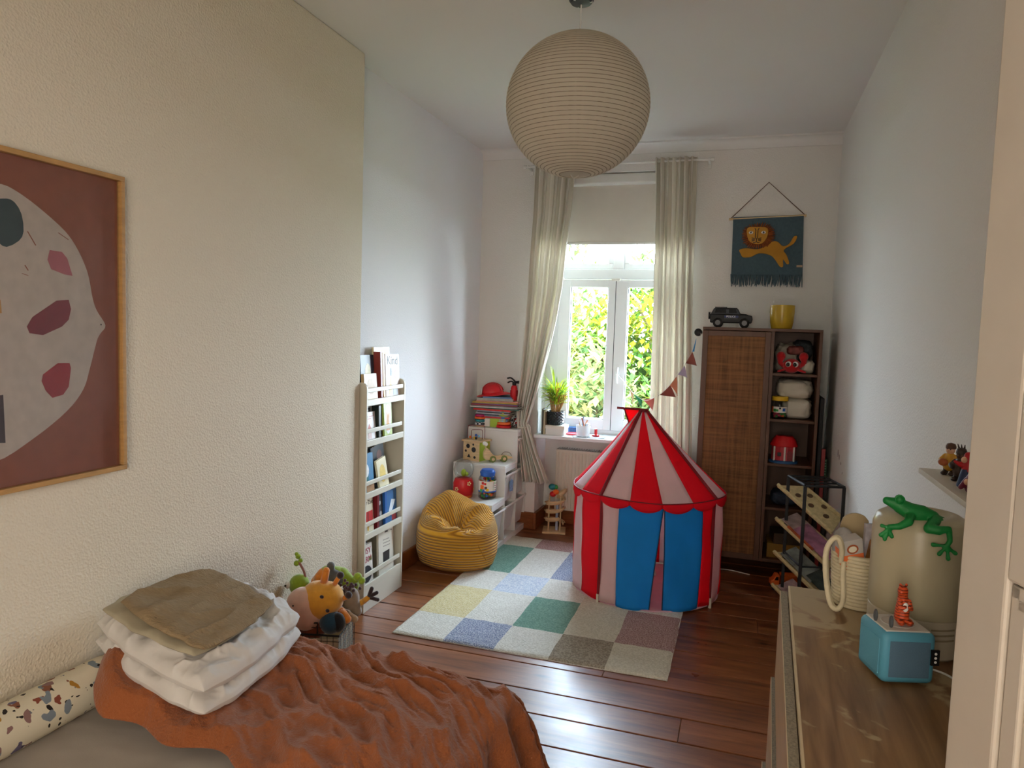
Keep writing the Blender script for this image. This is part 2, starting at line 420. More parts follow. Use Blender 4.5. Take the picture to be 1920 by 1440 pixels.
# tables are (distance below the top, x)
zt = 2.99
Ltab = [(0, -1.652), (.4, -1.65), (.65, -1.66), (1.07, -1.668), (1.42, -1.683), (1.68, -1.70), (1.94, -1.725), (2.10, -1.715), (2.3, -1.69), (2.56, -1.66)]
Rtab = [(0, -1.315), (.14, -1.326), (.4, -1.342), (.65, -1.367), (.98, -1.389), (1.24, -1.427), (1.45, -1.468), (1.73, -1.533), (1.95, -1.593), (2.08, -1.635), (2.32, -1.545), (2.56, -1.44)]
def curt2(name, label, L, Rr, nf, amp, h, y0):
    def fn(u, v):
        t = v * h; a = interp(L, t); b = interp(Rr, t); w = b - a
        ph = u * nf * 2 * pi + .6 * sin(2.6 * u + v * 2)
        am = amp * min(1.5, .32 / max(w, .12)) * (.75 + .3 * sin(u * 9 + 1))
        y = y0 - .012 - am * (sin(ph) + .25 * sin(2 * ph + v * 3)) - .025 * v
        return (a + w * u + .005 * sin(ph * 1.5 + 5 * v), y, zt - t)
    return tag(MB().grid(fn, nf * 14, 64).build(name, M_curt, smooth=180, solid=.0015), label, 'curtain')
curt2('curtain', 'cream curtain left of the window, swept aside and tied low', Ltab, Rtab, 7, .030, 2.56, 5.58)
curt2('curtain', 'cream curtain right of the window, hanging straight beside the wardrobe', [(0, -.705), (.3, -.69), (1.3, -.661), (2.5, -.64)], [(0, -.394), (1.2, -.37), (2.5, -.32)], 7, .032, 2.5, 5.58)
tb = MB(); tb.tube([(-1.72 + .09 * (.5 + .5 * cos(a)), 5.555 + .05 * sin(a), .885 + .01 * sin(a)) for a in [i * pi / 8 for i in range(16)]], .006, 6, closed=True)
tb.tube(smoothpath([(-1.635, 5.53, .89), (-1.615, 5.515, .90), (-1.60, 5.515, .87), (-1.61, 5.52, .80)]), .004, 6)
tag(tb.build('curtain_tie', M_curt, smooth=60), 'cream fabric tie knotted round the swept aside curtain', 'curtain tie')

# door leaf standing open at the right edge
M_door = mat('door_paint', '#cdc3b4', .45, var=.03, bump=.08, bscale=30)
dr = thing('door_1', 'white panelled door standing open at the right edge', 'door', (.297, 1.10, 0), 0); struct(dr)
dr.rotation_euler = (0, 0, math.atan2(-.966, .26))
def leaf():
    # local x runs along the leaf from its free edge, local y out of the far side
    m = MB(); W, Z = .80, 2.2
    m.bx(0, .098, 0, .04, .01, Z).bx(W - .125, W, 0, .04, .01, Z)
    for a, b in ((.01, .22), (1.365, 1.60), (Z - .13, Z)): m.bx(.098, W - .125, 0, .04, a, b)
    m.build('leaf', M_door, dr, bevel=.004)
    for a, b in ((.22, 1.365), (1.60, Z - .13)):
        p = MB(); p.bx(.098, W - .125, .013, .027, a, b)
        for s, y in ((1, .027), (-1, .013)):
            for q in (0, 1):
                d = .012 * q + .003
                p.bx(.098 + d, .110 + d + .006, min(y, y + s * .008), max(y, y + s * .008), a + d, b - d)
                p.bx(W - .143 - d, W - .125 - d, min(y, y + s * .008), max(y, y + s * .008), a + d, b - d)
                p.bx(.098 + d, W - .125 - d, min(y, y + s * .008), max(y, y + s * .008), a + d, a + d + .018)
                p.bx(.098 + d, W - .125 - d, min(y, y + s * .008), max(y, y + s * .008), b - d - .018, b - d)
        p.build('door_panel', M_door, dr, bevel=.003)
leaf()

# ------------------------------------------------------------------ outside: trees lit by the sky and sun
def leaf_mat(name, c1, c2):
    m, nt, p = nodes_of(name)
    ge = N(nt, 'ShaderNodeNewGeometry'); r = N(nt, 'ShaderNodeValToRGB')
    r.color_ramp.elements[0].color = lin(c1); r.color_ramp.elements[1].color = lin(c2)
    nt.links.new(ge.outputs['Random Per Island'], r.inputs[0])
    d = N(nt, 'ShaderNodeBsdfDiffuse'); t = N(nt, 'ShaderNodeBsdfTranslucent'); mx = N(nt, 'ShaderNodeMixShader', i_Fac=.5)
    nt.links.new(r.outputs[0], d.inputs[0]); nt.links.new(r.outputs[0], t.inputs[0])
    nt.links.new(d.outputs[0], mx.inputs[1]); nt.links.new(t.outputs[0], mx.inputs[2]); nt.links.new(mx.outputs[0], nt.nodes['Material Output'].inputs[0])
    nt.nodes.remove(p); return m
M_bark = mat('bark', '#6a5848', .9, bump=.4, bscale=20, var=.2)
def tree(label, x, y, zg, h, rx, rz, n, mt, seed):
    R = random.Random(seed)
    t = thing('tree', label, 'tree', (x, y, zg), 0, 'trees outside the window')
    tk = MB(); tk.tube(smoothpath([(0, 0, 0), (.1, .05, h * .3), (-.05, 0, h * .6), (.05, .1, h * .92)]), [.16 - .13 * i / 18 for i in range(19)], 8)
    for k in range(12):
        a = R.uniform(0, 2 * pi); z = h * R.uniform(.35, .85)
        tk.tube([(0, 0, z), (cos(a) * rx * .45, sin(a) * rx * .45, z + .5), (cos(a) * rx * .85, sin(a) * rx * .85, z + .7)], [.05, .03, .01], 5)
    tk.build('trunk', M_bark, t, smooth=60)
    cl = [(R.gauss(0, rx * .42), R.gauss(0, rx * .3), h - rz + R.gauss(0, rz * .55)) for _ in range(34)]
    lf = MB()
    for _ in range(n):
        c = R.choice(cl); s = R.uniform(.055, .105)
        p = Vector((c[0] + R.gauss(0, .33), c[1] + R.gauss(0, .33), c[2] + R.gauss(0, .3)))
        q = Matrix.Rotation(R.uniform(0, 6.28), 3, 'Z') @ Matrix.Rotation(R.uniform(-1.1, 1.1), 3, 'X')
        lf.add([p + q @ Vector(v) for v in ((0, -s, 0), (s * .5, -.1 * s, s * .1), (0, s, 0), (-s * .5, -.1 * s, s * .1))], [(0, 1, 2, 3)])
    o = lf.build('foliage', mt, t); o['kind'] = 'stuff'
M_leaf1 = leaf_mat('yellow_green_leaves', '#3f4a12', '#77741f')  # yellow green leaf colour, varied from leaf to leaf
M_leaf2 = leaf_mat('green_leaves', '#24421a', '#56702a')
M_leaf3 = leaf_mat('pale_leaves', '#38532c', '#726c40')
tree('yellow green tree seen through the left casement', -2.9, 11.4, -5.5, 8.0, 1.9, 2.4, 15000, M_leaf1, 1)
tree('deep green tree seen through the right casement', -1.5, 12.3, -5.5, 8.5, 1.8, 2.6, 15000, M_leaf2, 2)
tree('pale leafy tree standing behind the others outside', -3.6, 14.5, -5.5, 8.6, 2.6, 2.8, 15000, M_leaf3, 3)
tree('low bushy tree filling the bottom of the window view', -2.1, 10.6, -5.5, 6.6, 1.9, 1.6, 13000, M_leaf3, 5)
struct(MB().bx(-40, 40, 6.4, 60, -5.7, -5.5).build('ground', mat('lawn', '#4f5c38', .95, var=.25, vscale=2)))
# ------------------------------------------------------------------ pendant lamp
lamp = thing('pendant_lamp', 'round ribbed paper lantern hanging from the ceiling', 'lamp', (-.76, 3.20, 2.662))
def shade_mat():
    m = mat('rice_paper', '#ece3d3', .8, var=.03, vscale=14, thin=.5)
    return m
R0 = .321; sm = MB(); prof = []; nr = 46
for i in range(nr * 2 + 1):
    t = RAD(13) + (pi - RAD(26)) * i / (nr * 2)
    rr = R0 - (.0035 if i % 2 == 0 else 0)
    prof.append((rr * sin(t) * 1.0, -rr * cos(t) * .965))
sm.lathe(prof, 64)
shade = sm.build('shade', shade_mat(), lamp, smooth=180)
shade.data.polygons.foreach_set('use_smooth', [True] * len(shade.data.polygons))
rm = MB()
for i in range(0, nr * 2 + 1, 2):
    r, z = prof[i]; rm.tube([(r * cos(a), r * sin(a), z) for a in [k * 2 * pi / 48 for k in range(48)]], .0016, 4, closed=True)
rib = rm.build('rib', mat('bamboo_rib', '#8d7c62', .7), shade); rib['kind'] = 'stuff'
bt = MB(); zz = prof[0][1]
bt.lathe([(.001, zz + .012), (prof[0][0], zz + .002)], 32); bt.build('bottom_disc', mat('lamp_bottom_paper', '#c9b48a', .8), lamp, smooth=180)
bw = MB(); bw.tube([(-.02, 0, zz), (-.01, .01, zz - .015), (.012, -.006, zz - .012), (.02, 0, zz)], .002, 5).build('bottom_clip', M_shelfwhite, lamp)
MB().cyl((0, 0, .30), (0, 0, .450), .0035, 8).build('cord', M_white, lamp, smooth=60)
cn = MB(); cn.lathe([(.055, .472), (.055, .458), (.045, .445), (.006, .439)], 24); cn.mm(1)
for k in range(3): cn.box((.035 * cos(k * 2.1), .035 * sin(k * 2.1), .449), (.03, .006, .01), RZ(k * 2.1))
cn.build('ceiling_cap', [M_blackp, M_white], lamp, smooth=40)

# ------------------------------------------------------------------ framed print on the left wall
pic = thing('framed_print', 'large framed print of a pale lemon shape on terracotta', 'picture', (XL, 1.578, 1.63))
M_oakframe = mat('oak_frame', '#b98d55', .45, var=.12, vscale=18, stretch=(1, 1, 5))
fm = MB(); Y0, Y1, Z0, Z1 = -.352, .352, -.498, .498
for a, b, c, d in ((Y0, Y1, Z1 - .016, Z1), (Y0, Y1, Z0, Z0 + .016), (Y0, Y0 + .016, Z0 + .016, Z1 - .016), (Y1 - .016, Y1, Z0 + .016, Z1 - .016)): fm.bx(.001, .026, a, b, c, d)
fm.build('frame', M_oakframe, pic, bevel=.002)
def paint(name, col): return mat(name, col, .75, var=.07, vscale=25)
pm = MB()
def shape(k, pts, lift, y0=1.585, z0=1.63):
    pm.mm(k).prism([(a - y0, b - z0) for a, b in pts], .0004, (.006 + lift, 0, 0), (0, 1, 0), (0, 0, 1))
pm.mm(0).bx(.002, .006, Y0 + .016, Y1 - .016, Z0 + .016, Z1 - .016)
half = [(1.585, 2.005), (1.705, 1.934), (1.76, 1.88), (1.803, 1.80), (1.822, 1.715), (1.838, 1.675), (1.87, 1.628), (1.85, 1.60), (1.836, 1.575), (1.809, 1.488), (1.783, 1.419), (1.724, 1.355), (1.614, 1.284)]
lem = half + [(1.489, 1.23), (1.42, 1.29), (1.37, 1.40), (1.335, 1.55), (1.30, 1.63), (1.335, 1.71), (1.37, 1.85), (1.43, 1.96), (1.507, 2.02)]
shape(1, blob2(lem, 4), 0)
shape(2, blob2([(1.475, 1.96), (1.505, 1.975), (1.54, 1.985), (1.564, 1.978), (1.584, 1.947), (1.589, 1.898), (1.574, 1.869), (1.537, 1.847), (1.514, 1.857), (1.48, 1.89)], 2), .0005)
shape(3, [(1.672, 1.854), (1.713, 1.853), (1.731, 1.835), (1.749, 1.782), (1.721, 1.784), (1.676, 1.796), (1.664, 1.824)], .0005)
shape(4, [(1.594, 1.619), (1.612, 1.648), (1.692, 1.701), (1.734, 1.706), (1.742, 1.677), (1.733, 1.643), (1.709, 1.621), (1.645, 1.594), (1.602, 1.60)], .0005)
shape(5, [(1.693, 1.507), (1.734, 1.506), (1.739, 1.49), (1.73, 1.431), (1.71, 1.407), (1.673, 1.40), (1.651, 1.424), (1.638, 1.454), (1.643, 1.474)], .0005)
shape(6, [(1.42, 1.412), (1.518, 1.421), (1.522, 1.28), (1.43, 1.29)], .0005)
shape(7, [(1.46, 1.69), (1.516, 1.695), (1.519, 1.657), (1.47, 1.648)], .0005)
for a, b, c, d in ((1.60, 1.90, 1.625, 1.862), (1.70, 1.91, 1.735, 1.893), (1.59, 1.80, 1.60, 1.785), (1.58, 1.775, 1.60, 1.77)):
    shape(0, [(a, b), (a + .003, b + .001), (c + .003, d + .001), (c, d)], .0005)
shape(8, [(1.853 + .003 * cos(k), 1.63 + .003 * sin(k)) for k in range(6)], .0005)
pm.build('print', [paint('terracotta_ink', '#a0604a'), paint('offwhite_ink', '#d6c8bd'), paint('dark_teal_ink', '#3d5055'), paint('pink_ink', '#c2727e'), paint('maroon_ink', '#8c3440'), paint('crimson_ink', '#a8323c'), paint('plum_ink', '#4d4048'), paint('ochre_ink', '#cf9a5c'), M_dark], pic)
MB().bx(.0095, .0115, Y0 + .016, Y1 - .016, Z0 + .016, Z1 - .016).build('glass', clear('picture_glass', '#ffffff', .05, .12), pic)

# ------------------------------------------------------------------ narrow picture-book shelf
BX, B0, B1 = -2.0, 3.566, 4.052
bs = thing('bookshelf', 'narrow cream front facing bookshelf with slatted rails', 'bookshelf', (0, 0, 0)); bs.location = (XA + .003, B0, 0)
DX = BX - XA - .003; WY = B1 - B0
def side(y):
    pr = [(0, 0), (DX, 0), (DX, 1.30)] + [(DX - .035 + .035 * cos(a), 1.30 + .035 * sin(a)) for a in [i * pi / 12 for i in range(1, 7)]] + [(0, 1.335)]
    return MB().prism(pr, .016, (0, y + .016, 0), (1, 0, 0), (0, 0, 1), (0, -1, 0)).build('side_panel', M_shelfwhite, bs, bevel=.002)
side(0); side(WY - .016)
MB().bx(.001, .007, .016, WY - .016, .05, 1.32).build('back_panel', M_shelfwhite, bs)
LV = [1.217, .983, .680, .440, .140]
for z in LV:
    MB().bx(.007, DX - .014, .016, WY - .016, z - .014, z).bx(DX - .014, DX - .001, .016, WY - .016, z - .016, z + .020).build('shelf', M_shelfwhite, bs, bevel=.002)
    MB().bx(DX - .013, DX - .003, .016, WY - .03, z + .062, z + .086).build('rail', M_shelfwhite, bs, bevel=.002)
MB().bx(DX - .013, DX - .002, .016, WY - .016, 0, .125).build('plinth', M_shelfwhite, bs, bevel=.002)

M_page = mat('book_pages', '#e6dcc4', .8, var=.05, vscale=60)
def book(label, y0, y1, z, h, col, dx=.0, lean=.10, tilt=0, th=.014, title=None, tcol='#222222', tsize=.02, motif=None, tz=.8, group='picture books on the narrow shelf'):
    """front-facing book: cover faces +x, leaning back"""
    w = y1 - y0
    t = thing('picture_book', label, 'book', (BX - .016 - dx, (y0 + y1) / 2, z + .001), 0, group, rot=(0, 0, 0))
    t.rotation_euler = Matrix.Rotation(tilt, 3, 'X').to_4x4().to_3x3().to_euler() if not lean else (Matrix.Rotation(tilt, 3, 'X') @ Matrix.Rotation(-lean, 3, 'Y')).to_euler()
    cm = mat('book_cover', col, .4, var=.05, vscale=20)
    m = MB(); m.bx(-.002, 0, -w / 2, w / 2, 0, h).bx(-th, -th + .002, -w / 2, w / 2, 0, h).bx(-th, 0, -w / 2, -w / 2 + .002, 0, h)
    m.build('cover', cm, t)
    MB().bx(-th + .002, -.002, -w / 2 + .002, w / 2 - .003, .003, h - .003).build('pages', M_page, t)
    if motif:
        k = MB(); ms = []
        for i, (c, pts) in enumerate(motif):
            k.mm(i); ms.append(mat('cover_print', c, .45, var=.1, vscale=40))
            k.prism([(w * (a - .5), h * b) for a, b in pts], .0004 + .0001 * i, (.0001, 0, 0), (0, 1, 0), (0, 0, 1))
        k.build('cover_print', ms, t)
    if title:
        text('title', title, tsize, mat('title_ink', tcol, .5, var=0), t, (.0009, 0, h * tz), (0, 1, 0), (0, 0, 1), depth=.0003)
    return t
rect = lambda a, b, c, d: [(a, b), (c, b), (c, d), (a, d)]
oval = lambda cx, cy, rx, ry, n=14: [(cx + rx * cos(2 * pi * i / n), cy + ry * sin(2 * pi * i / n)) for i in range(n)]
# top tier
book('black book standing tallest at the near end of the top tier', 3.585, 3.665, LV[0], .30, '#202328', .085, .03)
book('navy book with a pale leaf motif on the top tier', 3.585, 3.735, LV[0], .272, '#2b3648', .028, .05, motif=[('#d9cc9a', oval(.55, .62, .22, .2)), ('#3c4a63', oval(.2, .4, .1, .12))])
book('small tan board book at the front of the top tier', 3.588, 3.735, LV[0], .165, '#cdb184', .004, .09, th=.022, motif=[('#b58e62', oval(.52, .55, .3, .28))])
book('tall cream book at the back of the top tier', 3.83, 4.03, LV[0], .312, '#e3d3a8', .085, .02, motif=[('#e0c06a', rect(.45, .72, .92, .95))])
book('red brown book turned spine out in the middle of the top tier', 3.768, 3.79, LV[0], .29, '#8e3b34', .0, .02, .05, th=.045)
book('ochre book turned spine out beside the pink magazine', 3.80, 3.822, LV[0], .285, '#d7a33a', .0, .02, .07, th=.045)
book('pale pink magazine with a yellow dressed figure on the top tier', 3.842, 4.02, LV[0], .272, '#e2cfc8', .006, .07, -.03, title='Kind', tcol='#3a3331', tsize=.075, tz=.85,
     motif=[('#d2a63e', [(.2, .1), (.42, .1), (.4, .45), (.3, .5)]), ('#4b4038', oval(.38, .6, .09, .1)), ('#c76a86', oval(.72, .55, .1, .1)), ('#8d8d92', rect(.5, .08, .85, .25))])
# second tier
book('pale grey book with dark letters behind the house book', 3.59, 3.735, LV[1], .215, '#c9cdd4', .04, .05, motif=[('#6c7688', rect(.15, .78, .5, .84)), ('#39465a', rect(.6, .68, .66, .9)), ('#39465a', rect(.6, .86, .9, .9)), ('#39465a', rect(.6, .76, .9, .8)), ('#39465a', rect(.84, .68, .9, .9))])
book('pale pink book with a red birdhouse on the second tier', 3.59, 3.735, LV[1], .175, '#e3dcdc', .01, .09, motif=[('#c98a8c', rect(.15, .84, .45, .87)), ('#c98a8c', rect(.52, .84, .85, .87)), ('#c98a8c', rect(.3, .76, .65, .79)), ('#b8584c', [(.3, .35), (.5, .62), (.7, .35)]), ('#d9b6ae', rect(.36, .12, .64, .35))])
book('dark green book turned spine out on the second tier', 3.745, 3.772, LV[1], .205, '#1f2a24', 0, .02, .0, th=.045)
book('green and white book with an orange fox on the second tier', 3.825, 3.925, LV[1], .222, '#a9bd57', .004, .06, motif=[('#e8e3e0', oval(.5, .52, .4, .42)), ('#c98a34', [(.25, .2), (.7, .2), (.62, .5), (.75, .7), (.5, .62), (.35, .75)])], tz=.85)
book('rust brown book at the far end of the second tier', 3.90, 4.00, LV[1], .21, '#7d4226', .05, .04)
# third tier
book('blue book with a brown band behind the globe book', 3.59, 3.715, LV[2], .26, '#4b86b8', .05, .05, motif=[('#7b4b33', rect(0, .66, 1, .76))])
book('blue picture book with a white bird on the third tier', 3.59, 3.74, LV[2], .232, '#3f82ae', .02, .08, motif=[('#2f6f70', rect(0, .2, .6, .55)), ('#e9ecec', oval(.45, .58, .2, .17)), ('#b88a5e', rect(.4, 0, 1, .3))])
book('dark speckled book leaning sideways on the third tier', 3.80, 3.955, LV[2], .262, '#2b3136', .05, .05, .16, motif=[('#59656c', oval(.3, .4, .2, .25)), ('#6b3f36', oval(.6, .75, .2, .12))])
book('cream and gold book leaning sideways at the front of the third tier', 3.79, 3.905, LV[2], .185, '#ece2c0', .008, .09, .17, motif=[('#e5c868', oval(.5, .5, .3, .3))])
# fourth tier
book('cream book with a red cage and title on the fourth tier', 3.59, 3.725, LV[3], .215, '#e6dcc2', .01, .07, title='Dear Zoo', tcol='#2b2622', tsize=.034, tz=.86, motif=[('#c22c2a', rect(.18, .35, .95, .62)), ('#e0b23a', rect(.45, .1, .55, .35)), ('#d7cfc0', rect(.08, .05, .4, .34)), ('#7b2424', rect(.5, .36, .58, .6))])
book('dark red book turned spine out on the fourth tier', 3.745, 3.768, LV[3], .222, '#7c2027', 0, .02, 0, th=.045)
book('black and white patterned book in the middle of the fourth tier', 3.775, 3.84, LV[3], .22, '#4a4b50', .012, .04, motif=[('#b9b9b9', oval(.4, .7, .25, .06)), ('#b9b9b9', oval(.6, .4, .25, .07))])
book('bright blue book turned spine out on the fourth tier', 3.848, 3.872, LV[3], .235, '#2a63ad', 0, .02, .04, th=.045)
book('blue and white book beside the blue spine on the fourth tier', 3.885, 4.02, LV[3], .225, '#3b6fa6', .01, .06, motif=[('#dfe6ec', [(.1, .2), (.5, .3), (.9, .6), (.5, .65)]), ('#9c2f33', rect(.5, .05, .95, .28))])
# bottom tier
book('grey magazine behind the farm book on the bottom tier', 3.59, 3.73, LV[4], .265, '#7d8389', .05, .04)
book('farm book with coloured capital letters on the bottom tier', 3.59, 3.735, LV[4], .232, '#e4ddd4', .015, .07, title='BUSY\nFARM', tcol='#b02a52', tsize=.05, tz=.72, motif=[('#26262b', oval(.5, .25, .42, .22)), ('#d98a3a', rect(.05, .5, .3, .58)), ('#4f8a3f', rect(.75, .56, .95, .66))])
book('cream magazine with a dark photograph tilted on the bottom tier', 3.79, 3.985, LV[4], .275, '#ded8cb', .008, .07, -.07, motif=[('#4a4640', rect(.42, .9, .62, .94)), ('#8d877e', rect(.8, .91, .9, .93)), ('#2d2a2b', [(.3, .22), (.7, .2), (.72, .5), (.28, .48)]), ('#a59d92', rect(.3, .6, .75, .62)), ('#a59d92', rect(.3, .67, .75, .69)), ('#a59d92', rect(.3, .74, .7, .76))])

# ------------------------------------------------------------------ corduroy bean bag
def cord_mat():
    m = mat('mustard_corduroy', '#c58a1e', .85, var=.1, sheen=.25)
    nt = m.node_tree; p = nt.nodes['Principled BSDF']
    tc = N(nt, 'ShaderNodeTexCoord'); nz = N(nt, 'ShaderNodeTexNoise', i_Scale=3.0)
    nt.links.new(tc.outputs['UV'], nz.inputs['Vector'])
    w = N(nt, 'ShaderNodeTexWave', i_Scale=7.5, i_Distortion=.0); w.bands_direction = 'Y'
    nt.links.new(tc.outputs['UV'], w.inputs['Vector'])
    b = N(nt, 'ShaderNodeBump', i_Strength=.9, i_Distance=.012); nt.links.new(w.outputs['Fac'], b.inputs['Height']); nt.links.new(b.outputs[0], p.inputs['Normal'])
    rp = N(nt, 'ShaderNodeValToRGB'); rp.color_ramp.elements[0].color = lin('#a06408'); rp.color_ramp.elements[1].color = lin('#e2a428'); rp.color_ramp.elements[1].position = .55
    nt.links.new(w.outputs['Fac'], rp.inputs[0]); nt.links.new(rp.outputs[0], p.inputs['Base Color'])
    return m
def beanbag():
    cx, cy = -1.845, 4.595; nu, nv = 140, 100
    vs = []; uvs = []
    PR = [(0, .0), (.05, .20), (.13, .268), (.24, .296), (.36, .300), (.48, .290), (.60, .262), (.70, .222), (.80, .165), (.90, .085), (1, 0)]
    PZ = [(0, .0), (.05, .0), (.13, .035), (.24, .11), (.36, .20), (.48, .285), (.60, .355), (.70, .395), (.80, .42), (.90, .43), (1, .43)]
    sx_, sy_ = .03, -.075                      # where the seat has sunk in
    for j in range(nv + 1):
        v = j / nv
        for i in range(nu):
            u = i / nu; a = 2 * pi * u
            r = interp(PR, v); z = interp(PZ, v)
            ca, sa = cos(a), sin(a); x, y = r * ca, r * sa * .84
            top = max(0, min(1, (v - .42) / .3)); top = top * top * (3 - 2 * top)
            # higher at the wall side and back, a peaked corner at the upper left
            z += top * (.04 * (-x / .3) * .9 + .06 * (y / .25))
            z += .03 * math.exp(-(((x + .09) / .09) ** 2 + ((y - .08) / .09) ** 2)) * top
            d = sqrt((x - sx_) ** 2 + (y - sy_) ** 2); fa = math.atan2(y - sy_, x - sx_)
            z -= top * .15 * math.exp(-(d / .10) ** 2)
            # deep folds pulled into the seat
            f = 0
            for a0, wd, am in ((2.3, .30, .022), (1.45, .20, -.035), (.75, .22, .035), (3.2, .25, -.04), (-.3, .25, -.03), (4.0, .3, .03), (-1.3, .35, .025), (-.8, .2, -.02)):
                da = (fa - a0 + pi) % (2 * pi) - pi
                f += am * math.exp(-(da / wd) ** 2)
            z += f * top * min(1, d / .06) * (1 if d < .2 else max(0, 1 - (d - .2) / .12))
            n = noise.noise(Vector((x * 5, y * 5, z * 5 + 5))); k = 1 + .05 * n
            x *= k; y *= k
            x = max(x, -.290)
            vs.append((x, y, max(z, 0))); uvs.append((u, v * 1.55 * (1 - top) + top * (.95 + x * 1.3 + y * 2.6)))
    fs = [(j * nu + i, j * nu + (i + 1) % nu, (j + 1) * nu + (i + 1) % nu, (j + 1) * nu + i) for j in range(nv) for i in range(nu)]
    mb = MB(); mb.add(vs, fs)
    o = mb.build('beanbag', cord_mat(), loc=(cx, cy, .0), smooth=180)
    uvl = o.data.uv_layers.new(name='UVMap')
    for l in o.data.loops: uvl.data[l.index].uv = uvs[l.vertex_index]
    return tag(o, 'slumped mustard corduroy bean bag on the floor by the wall', 'beanbag')
bean = beanbag()
seam = MB(); seam.tube(smoothpath([(.262, -.12, .10), (.225, -.165, .20), (.185, -.16, .30)], 6), .003, 5)
seam.build('seam', mat('mustard_seam', '#a97414', .8), bean)

# ------------------------------------------------------------------ rug
def rug_mat(name, a, b, sc=110):
    m, nt, p = nodes_of(name)
    tc = N(nt, 'ShaderNodeTexCoord'); n = N(nt, 'ShaderNodeTexNoise', i_Scale=float(sc), i_Detail=2.0); nt.links.new(tc.outputs['Object'], n.inputs['Vector'])
    r = N(nt, 'ShaderNodeValToRGB'); r.color_ramp.elements[0].position = .42; r.color_ramp.elements[1].position = .58
    r.color_ramp.elements[0].color = lin(a); r.color_ramp.elements[1].color = lin(b)
    nt.links.new(n.outputs['Fac'], r.inputs[0]); nt.links.new(r.outputs[0], p.inputs['Base Color'])
    mp = N(nt, 'ShaderNodeMapping'); mp.inputs['Scale'].default_value = (1, 2.4, 1); nt.links.new(tc.outputs['Object'], mp.inputs[0])
    n2 = N(nt, 'ShaderNodeTexNoise', i_Scale=75.0, i_Detail=3.0); nt.links.new(mp.outputs[0], n2.inputs['Vector'])
    bu = N(nt, 'ShaderNodeBump', i_Strength=.9, i_Distance=.008); nt.links.new(n2.outputs['Fac'], bu.inputs['Height']); nt.links.new(bu.outputs[0], p.inputs['Normal'])
    p.inputs['Roughness'].default_value = .95; p.inputs['Specular IOR Level'].default_value = .1
    return m
RM = {'w': rug_mat('rug_white', '#d5d0c4', '#e6e2d8'), 'c': rug_mat('rug_cream', '#cfc6b2', '#ded6c4'), 'b': rug_mat('rug_blue', '#6d7694', '#bfc3ce', 150), 'l': rug_mat('rug_pale_blue', '#b9c3d3', '#dde0e4'),
      'g': rug_mat('rug_green', '#6f9484', '#86a897'), 'y': rug_mat('rug_yellow', '#d6c592', '#e2d5ac'), 't': rug_mat('rug_taupe', '#8f8272', '#b0a390'), 'm': rug_mat('rug_mauve', '#96706c', '#c7a9a2', 150)}
keys = list(RM)
XB = [-1.73, -1.43, -1.145, -.855, -.568, -.262]; YBs = [3.395, 3.71, 4.18, 4.53, 5.14, 5.40]
lay = ['wbwtc', 'ywgcm', 'wlwcw', 'gwbcy', 'cmwgc']
rg = MB()
for j in range(5):
    for i in range(5):
        rg.mm(keys.index(lay[j][i]))
        a, b, c, d = XB[i], XB[i + 1], YBs[j], YBs[j + 1]
        def fr(u, v, a=a, b=b, c=c, d=d):
            x = a + (b - a) * u; y = c + (d - c) * v
            ex = min(x - XB[0], XB[-1] - x, y - YBs[0], YBs[-1] - y)
            z = .004 + .009 * min(1, ex / .012) + .0025 * noise.noise(Vector((x * 14, y * 14, 0))) + .0015 * noise.noise(Vector((x * 50, y * 50, 2)))
            return (x + .006 * noise.noise(Vector((x * 5, y * 5, 1))), y + .006 * noise.noise(Vector((x * 5, y * 5, 7))), max(z, .003))
        rg.grid(fr, 24, 24)
rg.m = 0
edge = [(XB[0], YBs[0]), (XB[-1], YBs[0]), (XB[-1], YBs[-1]), (XB[0], YBs[-1])]
rg.prism([(x * .999, y) for x, y in edge], .004, (0, 0, .0015))
o = rg.build('rug', [RM[k] for k in keys], smooth=180); tag(o, 'pastel patchwork rug with green, blue and cream squares', 'rug')

# ------------------------------------------------------------------ play tent
TC = Vector((-.54, 4.67, .014)); TR = .474
tent = thing('play_tent', 'red and white striped circus play tent with blue door flaps', 'play tent', TC)
def cloth(name, col, thin=.35): return mat(name, col, .75, var=.05, vscale=5, bump=.1, bscale=350, thin=thin)
M_tr, M_tw, M_tb, M_td = cloth('red_nylon', '#ff1230', .55), cloth('white_nylon', '#f8e4e4', .55), cloth('blue_nylon', '#1c9cec', .4), mat('dark_red_piping', '#7c0f1c', .7)
A0 = RAD(-118); HW, HA = .652, 1.135; DQ = RAD(23)
def wallr(a, z):
    q = (a - A0) / RAD(92); w = abs((q % 1) - .5) * 2          # 1 at poles
    return TR + .012 * (w - .6) + .006 * sin(a * 11 + z * 7)
def wall_strip(a0, a1, m, name='wall_panel', z0=.01, z1=HW, n=6):
    def fn(u, v):
        a = a0 + (a1 - a0) * u; z = z0 + (z1 - z0) * v; r = wallr(a, z) + .003 * sin(20 * z + a * 9)
        return (r * cos(a), r * sin(a), z)
    return MB().grid(fn, n, 16).build(name, m, tent, smooth=180, solid=.0015)
st = [M_tw, M_tr]
for q in range(4):
    for s in range(4):
        a0 = A0 + RAD(92) * 0 + q * RAD(90) + s * RAD(22.5)
        if q == 0:
            continue
        # neighbours of the door: red against the left pole, white against the right pole
        k = (s + (0 if q in (1,) else 0)) % 2
        if q == 3: k = s % 2
        wall_strip(a0, a0 + RAD(22.5), st[k])
wall_strip(A0, A0 + RAD(14), M_tw); wall_strip(RAD(-40), RAD(-28), M_tr)
